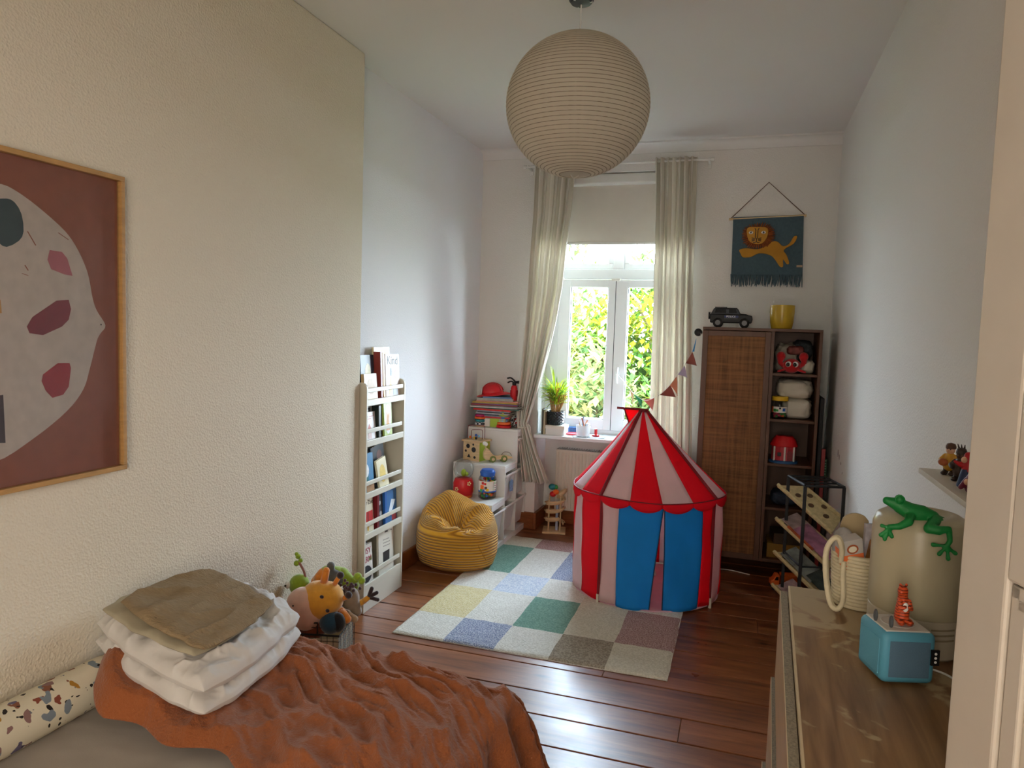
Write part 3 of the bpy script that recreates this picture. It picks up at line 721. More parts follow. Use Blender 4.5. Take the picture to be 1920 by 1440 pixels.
def flap(a0, a1, a1b, hem):
    def fn(u, v):
        z = hem + (HW - .02 - hem) * v
        e = a1 + (a1b - a1) * (1 - v) ** .8
        a = a0 + (e - a0) * u
        r = wallr(a, z) - .004 + .008 * sin(5 * u + 3 * v) * (1 - v) + .004 * noise.noise(Vector((u * 4, v * 6, a0)))
        return (r * cos(a), r * sin(a), z)
    f = MB().grid(fn, 16, 24).build('door_flap', M_tb, tent, smooth=180, solid=.0015)
    ed = [fn(1, v / 20) for v in range(21)] + [fn(1 - u / 10, 1) for u in range(1, 11)]
    MB().tube(ed, .0035, 5).build('edging', mat('navy_piping', '#123a5e', .7), f)
flap(RAD(-104), RAD(-71.5), RAD(-79), -.004); flap(RAD(-40), RAD(-71), RAD(-69), .0)
def roof_pt(a, t):
    """t 0 at the eave, 1 at the tip; straight ridges, slightly sagging between"""
    q = ((a - A0) / RAD(90)) % 1; w = abs(q - .5) * 2
    R = (TR + .02) * (1 - t) ** 1.0 + .03 * t
    sag = .018 * sin(pi * t) * (1 - w) + .012 * (1 - w) * (1 - t)
    z = HW + .01 + (HA - HW) * t - sag
    R -= .010 * (1 - w) * (1 - t)
    return Vector((R * cos(a) - .055 * t, R * sin(a), z))
for q in range(4):
    for s in range(4):
        a0 = A0 + q * RAD(90) + s * RAD(22.5); k = s % 2
        def fn(u, v, a0=a0):
            return roof_pt(a0 + RAD(22.5) * u, v)
        MB().grid(fn, 6, 18).build('roof_panel', st[k], tent, smooth=180, solid=.0015)
        sc = MB()
        def vf(u, v, a0=a0):
            p = roof_pt(a0 + RAD(22.5) * u, 0); d = .022 + .034 * sin(pi * u) ** .7
            return (p.x * 1.004, p.y * 1.004, p.z - d * v)
        sc.grid(vf, 10, 3).build('scallop', M_tr, tent, smooth=180, solid=.0015)
for q in range(4):
    a = A0 + q * RAD(90)
    MB().tube([roof_pt(a, t / 10) * 1.0 + Vector((0, 0, .003)) for t in range(11)], .0115, 6).build('ridge_piping', M_td, tent, smooth=60)
    r = TR + .006
    MB().tube([(r * cos(a), r * sin(a), z) for z in (.0, .3, HW)], .0105, 6).build('pole_sleeve', M_td, tent, smooth=60)
    MB().cyl((r * cos(a) * 1.012, r * sin(a) * 1.012, -.012), (r * cos(a) * 1.012, r * sin(a) * 1.012, .05), .009, 8).build('pole_foot', M_shelfwhite, tent)
e = [roof_pt(k * 2 * pi / 64, 0) + Vector((0, 0, .002)) for k in range(64)]
MB().tube(e, .004, 5, closed=True).build('eave_piping', M_td, tent)
fm = MB(); fm.lathe([(.001, .0), (TR - .004, .0), (TR - .002, -.003), (TR - .01, .004), (.001, .004)], 48)
fm.build('floor_mat', mat('tent_floor', '#c9a3ad', .8), tent)
MB().sph((-.055, 0, HA + .005), (.034, .034, .022)).build('tip_cap', M_td, tent, smooth=180)
fgm = MB(); fgm.prism([(0, 0), (-.09, .0), (-.135, .0), (-.085, -.15), (-.065, -.16), (0, -.02)], .002, (-.045, -.01, HA + .022), (1, 0, 0), (0, 0, 1))
flag = fgm.build('flag', M_tr, tent)
MB().tube([(-.225, -.01, HA + .024), (-.02, -.01, HA + .022)], .008, 6).tube([(-.178, -.01, HA + .02), (-.118, -.01, HA - .14)], .006, 5).build('piping', M_td, flag, smooth=60)
for lab, x, y, m, s in (('pale pink scrap of toy on the tent floor behind the door gap', -.50, 4.86, M_shelfwhite, .028), ('small blue block on the tent floor inside the door gap', -.497, 4.60, M_blue, .016), ('small orange block nearest the tent door gap', -.478, 4.45, M_orange, .014)):
    tag(MB().box((0, 0, s * .45), (s, s * .7, s * .9), RZ(.5)).box((.2 * s, .1 * s, s * 1.0), (s * .4, s * .4, s * .3)).build('toy_block', m, loc=(x, y, .019), bevel=.002), lab, 'toy')
# ------------------------------------------------------------------ stepped storage unit with bins
TX, TB = -1.68, XA + .03                      # front, back
ty = [4.845, 5.137, 5.425, 5.692]; tz_ = [.38, .62, .865]
su = thing('storage_unit', 'white stepped storage unit with pull out bins in the corner', 'storage unit', (TB, ty[0], 0))
D = TX - TB
for i in range(3):
    a, b = ty[i] - ty[0], ty[i + 1] - ty[0]; z = tz_[i]
    MB().bx(0, D, a, a + .016, 0, z - .018).build('side_panel', M_white, su, bevel=.002)
    MB().bx(0, D, a, b, z - .018, z).bx(D - .016, D, a + .016, b, z - .055, z - .018).build('top_panel', M_white, su, bevel=.002)
    MB().bx(0, D, a + .016, b, .03, .046).bx(D - .016, D, a + .016, b, 0, .03).build('bottom_panel', M_white, su, bevel=.002)
MB().bx(0, D, ty[3] - ty[0] - .016, ty[3] - ty[0], 0, tz_[2] - .018).build('side_panel', M_white, su, bevel=.002)
MB().bx(.0, .008, .016, ty[3] - ty[0] - .016, .03, .36).bx(.0, .008, ty[2] - ty[0], ty[3] - ty[0] - .016, .36, .84).build('back_panel', M_white, su)
M_bin = frosted('frosted_bin', '#eeece6', .8, .35); M_binlip = mat('bin_lip', '#f3f1ec', .35, var=.01)
def bin_(col, ztop, h, label):
    y0, y1 = ty[col] + .022, ty[col + 1] - .006
    t = thing('storage_bin', label, 'storage bin', (TX - .002, (y0 + y1) / 2, ztop - h), 0, 'bins in the stepped storage unit')
    w = y1 - y0; m = MB(); n = .78
    A = [(-.40, -w / 2 + .02), (0, -w / 2 + .02), (0, w / 2 - .02), (-.40, w / 2 - .02)]
    vs = [(x * .95 - .02, y * n, 0) for x, y in A] + [(x, y, h - .012) for x, y in A]
    vs += [(x * .95 - .02 + (.004 if x < -.1 else -.004), y * (n - .03), .004) for x, y in A] + [(x + (.004 if x < -.1 else -.004), y * .97, h - .012) for x, y in A]
    fs = [(3, 2, 1, 0)] + [(i, (i + 1) % 4, 4 + (i + 1) % 4, 4 + i) for i in range(4)] + [(8, 9, 10, 11)] + [(8 + (i + 1) % 4, 8 + i, 12 + i, 12 + (i + 1) % 4) for i in range(4)]
    fs += [(4 + i, 4 + (i + 1) % 4, 12 + (i + 1) % 4, 12 + i) for i in range(4)]
    m.add(vs, fs).build('bin_body', M_bin, t)
    l = MB(); l.tube([(.008, -w / 2 + .006, h - .008), (.008, w / 2 - .006, h - .008), (-.40, w / 2 - .006, h - .008), (-.40, -w / 2 + .006, h - .008)], .011, 8, closed=True)
    l.build('lip', M_binlip, t, smooth=50)
    return t
bin_(0, .30, .20, 'translucent bin in the lowest column just above the bean bag')
b1_ = bin_(1, .545, .215, 'upper translucent bin of the middle column with a blue print showing')
MB().prism([(-.03, .07), (.05, .06), (.055, .14), (.02, .16), (-.04, .15)], .001, (.002, 0, .0), (0, 1, 0), (0, 0, 1)).build('contents', mat('blue_print_cloth', '#7f9bc0', .8, var=.35, vscale=60), b1_)
bin_(1, .30, .20, 'lower translucent bin of the middle storage column')
bin_(2, .79, .215, 'top white bin of the tallest column under the magazines')
bin_(2, .545, .215, 'middle translucent bin of the tallest storage column')
bin_(2, .30, .215, 'bottom translucent bin of the tallest storage column')

# red toy with a clear dome
gt = thing('dome_toy', 'red toy with a clear dome on the lowest step', 'toy', (-1.975, 5.02, .38))
MB().lathe([(.066, 0), (.072, .006), (.072, .02)], 24).build('base', M_orange, gt, smooth=40)
MB().lathe([(.07, .02), (.078, .05), (.078, .11), (.066, .142), (.04, .15), (.001, .15)], 28).build('body', M_red, gt, smooth=50)
MB().lathe([(.045, .15), (.068, .175), (.077, .215), (.07, .255), (.045, .282), (.001, .292)], 28).build('dome', M_clear, gt, smooth=180)
M_flow = mat('cream_flower', '#e9dba0', .5)
for a, z in ((-.6, .115), (.35, .06), (-1.9, .07)):
    fd = MB()
    for k in range(5): fd.sph((.077 * cos(a) + .012 * cos(k * 1.257) * -sin(a), .077 * sin(a) + .012 * cos(k * 1.257) * cos(a), z + .012 * sin(k * 1.257)), .006, 8, 6)
    fd.build('flower', M_flow, gt, smooth=180)
MB().sph((0, .0, .185), (.02, .02, .03)).sph((.02, .01, .175), .016).build('figure', M_lime, gt, smooth=180)
# jar of blocks
jr = thing('toy_jar', 'clear jar of coloured blocks with a blue screw lid', 'jar', (-1.795, 5.06, .38))
MB().lathe([(.056, 0), (.066, .008), (.068, .03), (.068, .15), (.06, .168), (.05, .176), (.05, .182)], 28).build('body', M_clear, jr, smooth=50)
MB().lathe([(.0545, .172), (.056, .176), (.056, .20), (.052, .208), (.046, .222), (.001, .226)], 28).lathe([(.058, .192), (.0585, .2), (.058, .206)], 28).build('lid', M_blue, jr, smooth=45)
bk = MB(); cs = [M_red, M_orange, M_green, M_blue, M_yellow]
for k in range(110):
    a, r = rnd.uniform(0, 6.28), .054 * sqrt(rnd.random()); bk.mm(k % 5).box((r * cos(a), r * sin(a), rnd.uniform(.014, .15)), (.016, .016, .016), RZ(rnd.random() * 3) @ RX(rnd.random()))
bo = bk.build('contents', cs, jr); bo['kind'] = 'stuff'
lb = MB(); A = [(-150 + 200 * k / 24) for k in range(25)]
for a, b in zip(A, A[1:]):
    c, d = RAD(a), RAD(b); lb.add([(.0688 * cos(c), .0688 * sin(c), .055), (.0688 * cos(d), .0688 * sin(d), .055), (.0688 * cos(d), .0688 * sin(d), .14), (.0688 * cos(c), .0688 * sin(c), .14)], [(0, 1, 2, 3)])
def dot(mb, k, a, z, s, R=.0694):
    a = RAD(a); mb.mm(k).box((R * cos(a), R * sin(a), z), (.001, s, s), RZ(a))
ps = random.Random(3)
for a in (-30, -20, -10, 0, 10): 
    for z in (.075, .09, .105, .12, .13): dot(lb, ps.choice([1, 3, 6, 6]), a, z, .006)
for a, z, s, k in ((-100, .125, .02, 1), (-84, .12, .016, 1), (-105, .095, .03, 2), (-80, .09, .02, 6), (-95, .07, .018, 4), (-70, .075, .02, 5), (-112, .07, .02, 3)): dot(lb, k, a, z, s)
lb.mm(4)
for a, b in zip(A, A[1:]):
    c, d = RAD(a), RAD(b); lb.add([(.0692 * cos(c), .0692 * sin(c), .055), (.0692 * cos(d), .0692 * sin(d), .055), (.0692 * cos(d), .0692 * sin(d), .066), (.0692 * cos(c), .0692 * sin(c), .066)], [(0, 1, 2, 3)])
lb.build('label', [M_paper, M_red, M_orange, M_green, M_blue, M_yellow, M_brown], jr)

# shape sorting cube on the middle step
cu = thing('sorting_cube', 'wooden shape sorting cube with a bead maze on top', 'toy', (-1.985, 5.312, .62), RAD(-14))
h = .076
MB().bx(-h, h, -h, -h + .008, 0, .15).build('front_panel', M_birch, cu)
MB().bx(-h, -h + .008, -h + .008, h, 0, .15).build('left_panel', M_pink, cu)
MB().bx(h - .008, h, -h + .008, h, 0, .15).build('right_panel', M_lime, cu)
MB().bx(-h + .008, h - .008, h - .008, h, 0, .15).build('back_panel', M_lblue, cu)
MB().box((0, 0, .157), (.175, .175, .014)).build('lid', M_birch, cu, bevel=.003)
ho = MB(); ng = lambda n, r, cx, cz, o=0: [(cx + r * cos(o + 2 * pi * k / n), cz + r * sin(o + 2 * pi * k / n)) for k in range(n)]
for p in (ng(6, .019, -.03, .115), ng(14, .021, .025, .09), ng(14, .010, -.05, .075), ng(3, .02, -.02, .035, pi / 2), ng(14, .011, .035, .03), ng(5, .010, .02, .13)):
    ho.prism(p, .001, (0, -h - .0002, 0), (1, 0, 0), (0, 0, 1), (0, -1, 0))
ho.build('cutout', M_dark, cu)
for x0, x1, hh, m in ((-.065, .06, .11, M_brown), (-.04, .04, .075, M_red)):
    MB().tube(smoothpath([(x0, x0 * .5, .164), (x0, x0 * .5, .164 + hh * .8), (x0 + .015, x0 * .4, .164 + hh), (x1 - .015, .02, .164 + hh), (x1, .02, .164 + hh * .8), (x1, .02, .164)]), .0024, 6).build('bead_wire', mat('bead_wire_paint', '#7a3d46', .4), cu, smooth=60)
for x, y, z, m in ((.0, -.03, .176, M_yellow), (.025, -.01, .19, M_lblue), (.012, -.03, .20, M_blue), (-.05, -.02, .178, M_orange), (.02, -.04, .178, M_dark)):
    MB().sph((x, y, z), .011, 10, 7).build('bead', m, cu, smooth=180)
# snail on wheels
sn = thing('pull_along_snail', 'wooden pull along snail on wheels on the middle step', 'toy', (-1.80, 5.29, .62), RAD(40))
bd = MB(); bd.prism(blob2([(-.10, .022), (-.02, .02), (.09, .022), (.125, .034), (.06, .052), (-.02, .05), (-.055, .075), (-.085, .11), (-.108, .10), (-.118, .06)], 3), .03, (0, .015, 0), (1, 0, 0), (0, 0, 1), (0, -1, 0))
bd.build('body', M_birch, sn, bevel=.003)
for s in (-1, 1):
    e = MB(); e.tube([(-.098, s * .008, .10), (-.104, s * .015, .135)], .0025, 6); ey = e.build('eye_stalk', M_birch, sn)
    MB().sph((-.105, s * .017, .147), .016, 12, 8).build('eye', M_eye, ey, smooth=180)
    for x in (-.045, .05):
        w = MB(); w.lathe([(.001, 0), (.022, 0), (.026, .003), (.026, .009), (.022, .012), (.001, .012)], 20, (x, s * .017, .0262), RX(-s * pi / 2))
        wh = w.build('wheel', mat('olive_wheel', '#6f7d3c', .5), sn, smooth=40)
        MB().lathe([(.001, .0125), (.013, .0125), (.013, .0135), (.001, .0135)], 14, (x, s * .017, .0262), RX(-s * pi / 2)).build('hub', M_birch, wh)
MB().tube(smoothpath([(.03, 0, .05), (.06, .005, .075), (.10, .0, .07), (.12, -.005, .045)]), .002, 5).build('pull_cord', M_brown, sn)

# magazine pile on the tallest step
ZT = .865
def slab(name, label, cat, c, s, col, rz=0, grp=None, rx=0, pages=True):
    t = thing(name, label, cat, c, 0, grp, rot=(rx, 0, rz)); k = MB(); th = s[2]
    cm = mat(name + '_cover', col, .4, var=.15, vscale=18)
    e = min(.0016, th * .2)
    k.bx(-s[0] / 2, s[0] / 2, -s[1] / 2, s[1] / 2, 0, e).bx(-s[0] / 2, s[0] / 2, -s[1] / 2, s[1] / 2, th - e, th).bx(-s[0] / 2, s[0] / 2, -s[1] / 2, -s[1] / 2 + e, e, th - e)
    k.build('cover', cm, t)
    MB().bx(-s[0] / 2 + .002, s[0] / 2 - .002, -s[1] / 2 + e, s[1] / 2 - .002, e, th - e).build('pages', M_page, t)
    return t
pb = thing('puzzle_box', 'pale puzzle box with a green panel under the magazine pile', 'box', (-1.93, 5.565, ZT), 0)
MB().bx(-.13, .13, -.10, .10, 0, .075).build('box', mat('puzzle_card', '#a5ab8c', .5, var=.2, vscale=14), pb, bevel=.002)
pz = MB(); pz.bx(-.128, -.055, -.1012, -.10, .006, .07).mm(1).bx(-.05, -.005, -.1012, -.10, .006, .07).mm(2).bx(0, .075, -.1012, -.10, .004, .072)
pz.build('print', [mat('puzzle_photo', '#8a8468', .5, var=.5, vscale=30), M_paper, M_lime], pb)
z = ZT + .0755
names = [('red folder lying just above the puzzle box', .29, .20, .012, '#c7262c', .05), ('grey magazine lowest of the inner stack', .28, .21, .010, '#7e838a', -.04), ('dark blue magazine in the inner stack', .28, .20, .008, '#2d3b55', .08), ('pale magazine in the middle of the inner stack', .285, .21, .010, '#b7b9bd', -.02),
         ('black magazine near the top of the inner stack', .28, .20, .008, '#2b2b2e', .05), ('grey blue magazine topmost of the inner stack', .28, .21, .009, '#8d98a6', .02), ('red tray folder between the two magazine stacks', .32, .21, .014, '#d8362f', -.03)]
for lab, a, b, th, c, r in names:
    slab('magazine', lab, 'magazine', (-1.915 + rnd.uniform(-.01, .01), 5.565, z), (a, b, th), c, r, 'magazines piled on the storage unit'); z += th + .0006
names = [('dark green magazine lowest of the wide upper stack', .42, '#39584a', -.05, .009), ('white magazine in the wide upper stack, second from its bottom', .40, '#c9c6c0', .05, .010), ('long grey magazine sticking out to the right of the pile', .43, '#8a8a86', -.06, .007), ('crimson magazine in the middle of the wide upper stack', .39, '#8f2433', .07, .008),
         ('violet spined magazine in the wide upper stack', .37, '#72557e', .03, .008), ('mustard magazine near the top of the pile', .37, '#b99b3e', .12, .012), ('salmon magazine near the top of the pile', .35, '#c98878', .10, .009), ('thick grey book directly under the toy helmet', .30, '#a7a49a', .14, .020), ('slim blue book topmost of the magazine pile', .24, '#5f7ea6', .10, .012)]
for i, (lab, a, c, r, th) in enumerate(names):
    slab('magazine', lab, 'magazine', (-1.895 + (.012 * (-1) ** i), 5.56, z), (a, .22, th), c, r, 'magazines piled on the storage unit'); z += th + .0008
ZP = z
# toy fire helmet: shell, brim, badge
hm = thing('toy_helmet', 'red toy fire helmet with a white badge on the magazines', 'toy helmet', (-1.945, 5.555, ZP), RAD(10), rot=(0, RAD(-7), RAD(10)))
MB().lathe([(.078, .012), (.078, .03), (.073, .055), (.06, .08), (.036, .097), (.001, .103)], 28, sx=1.15).build('shell', M_red, hm, smooth=180)
MB().lathe([(.076, .016), (.10, .008), (.118, .004), (.118, .008), (.10, .013), (.076, .022)], 28, (.012, 0, 0), sx=1.25).build('brim', M_red, hm, smooth=60)
cr = MB()
for a in (-.5, 0, .5): cr.tube([(.088 * sin(t) * cos(a) * 1.05, .088 * sin(t) * sin(a), .02 + .086 * cos(t)) for t in [(-1.35 + 2.7 * k / 14) for k in range(15)]], .005, 5)
cr.build('crest', mat('helmet_ridge', '#b3171c', .35), hm, smooth=60)
MB().prism(blob2([(-.02, .0), (.02, 0), (.028, .03), (.016, .058), (0, .066), (-.016, .058), (-.028, .03)], 3), .006, (-.092, -.03, .018), (.3, -.95, 0), (.25, .05, .97), (-.95, -.3, .25)).build('badge', M_white, hm, bevel=.002)
# toy extinguisher
ex = thing('toy_extinguisher', 'red toy fire extinguisher with a black handle on the magazines', 'toy', (-1.755, 5.53, ZP - .028), RAD(-10))
MB().lathe([(.024, 0), (.027, .004), (.027, .10), (.022, .118), (.014, .124)], 20).build('cylinder', M_red, ex, smooth=40)
hx = MB(); hx.lathe([(.014, .124), (.016, .13), (.016, .15), (.001, .155)], 14).tube(smoothpath([(.012, 0, .152), (-.03, 0, .182), (-.065, 0, .178)]), .007, 6).tube(smoothpath([(0, 0, .145), (-.03, 0, .155), (-.06, 0, .142)]), .006, 6).tube([(.0, 0, .148), (.045, 0, .152)], [.009, .013], 8)
hx.build('handle', M_blackp, ex, smooth=60)
MB().box((0, 0, .06), (.056, .03, .05)).build('label', mat('red_label', '#a3161b', .4), ex)
# ring towers
def tower(label, x, y, z0, rings, name='ring_tower'):
    t = thing(name, label, 'stacking toy', (x, y, z0))
    z = 0
    for r, hh, m in rings:
        MB().lathe([(r * .8, z), (r, z + hh * .15), (r, z + hh * .85), (r * .8, z + hh - .0005)], 20).build('ring', m, t, smooth=35); z += hh
    return t
M_check = mat('black_white_pattern', '#9a9a9a', .5)
_nt = M_check.node_tree; _c = N(_nt, 'ShaderNodeTexChecker', i_Scale=60.0); _c.inputs['Color1'].default_value = (.03, .03, .04, 1); _c.inputs['Color2'].default_value = (.8, .8, .78, 1)
_t = N(_nt, 'ShaderNodeTexCoord'); _nt.links.new(_t.outputs['Object'], _c.inputs['Vector']); _nt.links.new(_c.outputs['Color'], _nt.nodes['Principled BSDF'].inputs['Base Color'])
tower('ring tower with a coral column over patterned, orange and magenta rings', -2.02, 5.485, ZT, [(.045, .012, M_birch), (.048, .028, M_check), (.048, .022, M_teal), (.05, .02, M_orange), (.045, .022, mat('magenta', '#b41f63', .4)), (.02, .07, mat('coral', '#f2604e', .4))])
tw = tower('rainbow ring tower, red at the base and green at the top', -1.825, 5.50, ZT, [(.062, .026, M_red), (.058, .024, M_orange), (.036, .016, M_lblue), (.034, .03, M_blue), (.046, .018, M_lime), (.032, .012, M_yellow), (.04, .028, mat('sea_green', '#2f9a72', .4))])
MB().cyl((.012, -.02, 0), (.01, -.015, .18), .0025, 6).build('spindle', M_white, tw)
bl_ = thing('rattle_ball', 'white and black lattice ball with a red heart', 'ball', (-1.735, 5.575, ZT + .052))
lt = MB()
for k in range(6):
    R = RZ(k * pi / 6) @ RX(.5)
    lt.tube([R @ Vector((.05 * cos(a), 0, .05 * sin(a))) for a in [i * 2 * pi / 24 for i in range(24)]], .004, 6, closed=True)
for zz in (-.028, 0, .028):
    r = sqrt(.05 ** 2 - zz ** 2); R = RX(.5); lt.tube([R @ Vector((r * cos(a), r * sin(a), zz)) for a in [i * 2 * pi / 24 for i in range(24)]], .004, 6, closed=True)
lt.build('lattice', M_check, bl_, smooth=60); MB().sph((0, 0, 0), .027).build('core', M_red, bl_, smooth=180)
MB().cyl((.02, -.045, -.05), (.03, -.04, .0), .008, 8).build('grip', M_orange, bl_, smooth=60)

# ------------------------------------------------------------------ on the window sill
ZS = .815
wbx = thing('photo_box', 'white lidded box under the potted plant on the sill', 'box', (-1.43, 5.715, ZS))
MB().bx(-.078, .078, -.075, .075, 0, .055).build('box', M_white, wbx, bevel=.002); MB().bx(-.081, .081, -.078, .078, .05, .078).build('lid', M_paper, wbx, bevel=.002)
tag(MB().bx(-.006, .006, -.07, .07, 0, .21).build('notebook', mat('olive_notebook', '#4b4a3e', .5), loc=(-1.535, 5.70, ZS), bevel=.002), 'slim dark notebook standing upright at the left end of the sill', 'notebook')
tag(MB().bx(-.007, .007, -.07, .07, 0, .20).build('notebook', mat('cream_notebook', '#b5ab8c', .5), loc=(-1.519, 5.70, ZS), bevel=.002), 'slim beige notebook leaning between the dark notebook and the plant box', 'notebook')
pl = thing('potted_plant', 'spiky yellow green palm in a dark diamond pot on the sill', 'plant', (-1.445, 5.715, ZS + .0785))
def pot_mat():
    m = mat('dark_diamond_pot', '#2c3536', .35, var=.08); nt = m.node_tree; p = nt.nodes['Principled BSDF']
    tc = N(nt, 'ShaderNodeTexCoord'); out = []
    for s in (1, -1):
        mp = N(nt, 'ShaderNodeMapping'); mp.inputs['Rotation'].default_value = (0, s * .75, 0); nt.links.new(tc.outputs['Object'], mp.inputs[0])
        w = N(nt, 'ShaderNodeTexWave', i_Scale=18.0); w.bands_direction = 'Z'; nt.links.new(mp.outputs[0], w.inputs['Vector']); out.append(w)
    mx = N(nt, 'ShaderNodeMath', operation='MINIMUM'); nt.links.new(out[0].outputs['Fac'], mx.inputs[0]); nt.links.new(out[1].outputs['Fac'], mx.inputs[1])
    b = N(nt, 'ShaderNodeBump', i_Strength=1.0, i_Distance=.006); nt.links.new(mx.outputs[0], b.inputs['Height']); nt.links.new(b.outputs[0], p.inputs['Normal'])
    return m
MB().lathe([(.058, 0), (.068, .004), (.073, .05), (.073, .112), (.069, .112), (.069, .095), (.001, .095)], 36).build('pot', pot_mat(), pl, smooth=40)
MB().lathe([(.069, .098), (.03, .102), (.001, .1)], 20).build('soil', mat('soil', '#3a2c22', .95, bump=.6, bscale=80), pl)
ss = MB(); Rp = random.Random(5)
for k in range(16):
    a = Rp.uniform(0, 6.28); r = Rp.uniform(.005, .04); e = Rp.uniform(.03, .07)
    ss.tube([(r * cos(a), r * sin(a), .09), (e * .9 * cos(a), e * .9 * sin(a), .19), (e * 1.2 * cos(a), e * 1.2 * sin(a), .25)], [.006, .005, .003], 5)
ss.build('stem', mat('palm_stem', '#a8814a', .7, var=.3, vscale=40), pl, smooth=60)
def blade(mb, o, a, L, tilt, w, droop):
    n = 7; c = Vector(o); L_ = []; ti = tilt
    for i in range(n + 1):
        t = i / n; ww = w * (sin(pi * min(1, t * .9 + .1)) ** .8) * (1 - .25 * t)
        L_.append((c.copy(), ww)); d = Vector((cos(a) * sin(ti), sin(a) * sin(ti), cos(ti))); c = c + d * L / n; ti += droop / n
    s = Vector((-sin(a), cos(a), 0)); vs = []
    for p, ww in L_: vs += [p - s * ww + Vector((0, 0, ww * .5)), p, p + s * ww + Vector((0, 0, ww * .5))]
    fs = []
    for i in range(n):
        for k in (0, 1): fs.append((3 * i + k, 3 * i + k + 1, 3 * i + k + 4, 3 * i + k + 3))
    mb.add(vs, fs)
lf = MB(); lmats = [mat('palm_lime', '#b4c92c', .5, thin=.45, var=.2, vscale=20), mat('palm_green', '#6f9c34', .5, thin=.4, var=.25, vscale=20), mat('palm_dry', '#d8a83a', .6, thin=.35, var=.2, vscale=20), mat('palm_brown', '#9a5a38', .6, thin=.2, var=.2, vscale=20)]
for k in range(300):
    a = Rp.uniform(0, 6.28); z = Rp.uniform(.16, .30); r = Rp.uniform(.0, .05) + (z - .16) * .12
    right = cos(a)
    lf.mm(Rp.choices([0, 1, 2, 3], [5, 4, .8 + max(0, right) * 1.6, .5 + max(0, right) * .5])[0])
    up = Rp.random()
    blade(lf, (r * cos(a), r * sin(a), z), a, Rp.uniform(.08, .155) * (1.15 if up < .25 else 1), .15 + up * 1.2, Rp.uniform(.004, .0075), Rp.uniform(.3, 1.3))
for a, L in ((1.6, .16), (2.2, .18), (1.2, .14)): lf.mm(0); blade(lf, (-.02, 0, .26), a + 1.0, L + .07, .1, .010, .25)
lf.v = [(max(x, -.142), min(y, .165), z) for x, y, z in lf.v]
fo = lf.build('foliage', lmats, pl, smooth=180); fo['kind'] = 'stuff'
tag(MB().bx(-.16, .10, -.05, .05, 0, .004).build('drawing_pad', mat('dark_pad', '#6b7378', .5), loc=(-1.12, 5.67, ZS), rz=.05), 'flat grey drawing pad lying under the pen cup', 'pad')
cp = thing('pen_cup', 'clear cup of felt pens on the drawing pad', 'cup', (-1.20, 5.675, ZS + .0045))
MB().lathe([(.05, 0), (.056, .003), (.062, .09), (.06, .09), (.054, .006), (.001, .006)], 24).build('cup', frosted('cloudy_plastic', '#e8ecec', .35, .2), cp, smooth=40)
hb = MB(); hb.tube([(.06 * cos(a), -.045, .055 + .045 * sin(a) - .02) for a in [pi + k * pi / 10 for k in range(11)]], .002, 5).build('bail', M_white, cp)
pc = [('pale grey', '#cfd4d6'), ('peach', '#d9a681'), ('sky blue', '#8fb7d3'), ('tan', '#b98f62'), ('white', '#eeeeea'), ('rust', '#b5664a'), ('slate', '#7b8a92')]
for i, (n, c) in enumerate(pc):
    a = i * .9; p0 = Vector((.028 * cos(a + 2.5), .028 * sin(a + 2.5), .009)); p1 = Vector((.042 * cos(a), .035 * sin(a), .105 + .025 * (i % 3)))
    m = MB(); m.cyl((0, 0, 0), tuple((p1 - p0) * .75), .0055, 8); t = thing('felt_pen', n + ' felt pen in the cup on the sill', 'pen', cp.location + p0, 0, 'felt pens in the cup')
    m.build('barrel', mat('pen_barrel', c, .4), t, smooth=60); MB().cyl(tuple((p1 - p0) * .75), tuple(p1 - p0), .006, 8).build('cap', mat('pen_cap', c, .35), t, smooth=60)
tag(MB().lathe([(.03, 0), (.03, .012), (.012, .016), (.012, .06), (.001, .064)], 16).build('toy_stamp', M_red, loc=(-1.105, 5.72, ZS + .0045), smooth=40), 'small red toy stamp right of the pen cup', 'toy')
tag(MB().bx(-.05, .05, -.03, .03, 0, .05).build('crayon_box', mat('blue_card', '#3f78b5', .5, var=.3, vscale=30), loc=(-1.33, 5.86, ZS), bevel=.002), 'small blue crayon box behind the plant box by the frame', 'box')
tag(MB().lathe([(.06, 0), (.07, .006), (.066, .012), (.001, .012)], 24, sx=1.3).build('toy_plate', mat('red_plate', '#d0303c', .35), loc=(-1.285, 5.76, ZS), smooth=40), 'red toy plate between the plant box and pen cup', 'plate')

# ------------------------------------------------------------------ wooden marble run tower
mr = thing('marble_run', 'small wooden spiral marble run on the floor below the window', 'marble run', (-1.42, 5.70, 0), RAD(12))
MB().box((0, 0, .008), (.19, .19, .016)).build('base_plate', M_birch, mr, bevel=.003)
for k in range(4):
    a = pi / 4 + k * pi / 2; MB().cyl((.068 * cos(a), .068 * sin(a), .016), (.068 * cos(a), .068 * sin(a), .30 if k != 2 else .27), .0055, 8).build('post', M_birch, mr, smooth=60)
for z0, ph in ((.09, 0), (.17, 1.2), (.25, 2.4)):
    t = MB()
    pts = [(.072 * cos(ph + s * 5.3), .072 * sin(ph + s * 5.3), z0 + .05 * (s - .4)) for s in [k / 30 for k in range(31)]]
    t.tube(pts, .007, 6, flat=2.2, up=(0, 0, 1)); t.tube([(x * 1.2, y * 1.2, z + .008) for x, y, z in pts], .0035, 5); t.build('track', M_birch, mr, smooth=60)
bl2 = MB(); bl2.cyl((.02, -.02, .016), (.02, -.02, .26), .012, 10); bl2.build('chute', mat('pale_blue_wood', '#a7b6cf', .5), mr, smooth=60)
for nme, c, r, m in (('cup', (-.02, -.01, .315), .028, M_red), ('cup', (.005, -.015, .335), .026, M_orange), ('ball', (-.03, .02, .37), .03, M_teal), ('ball', (-.005, .03, .365), .026, M_green)):
    MB().sph(c, (r, r, r * .85), 14, 9).build(nme, m, mr, smooth=180)
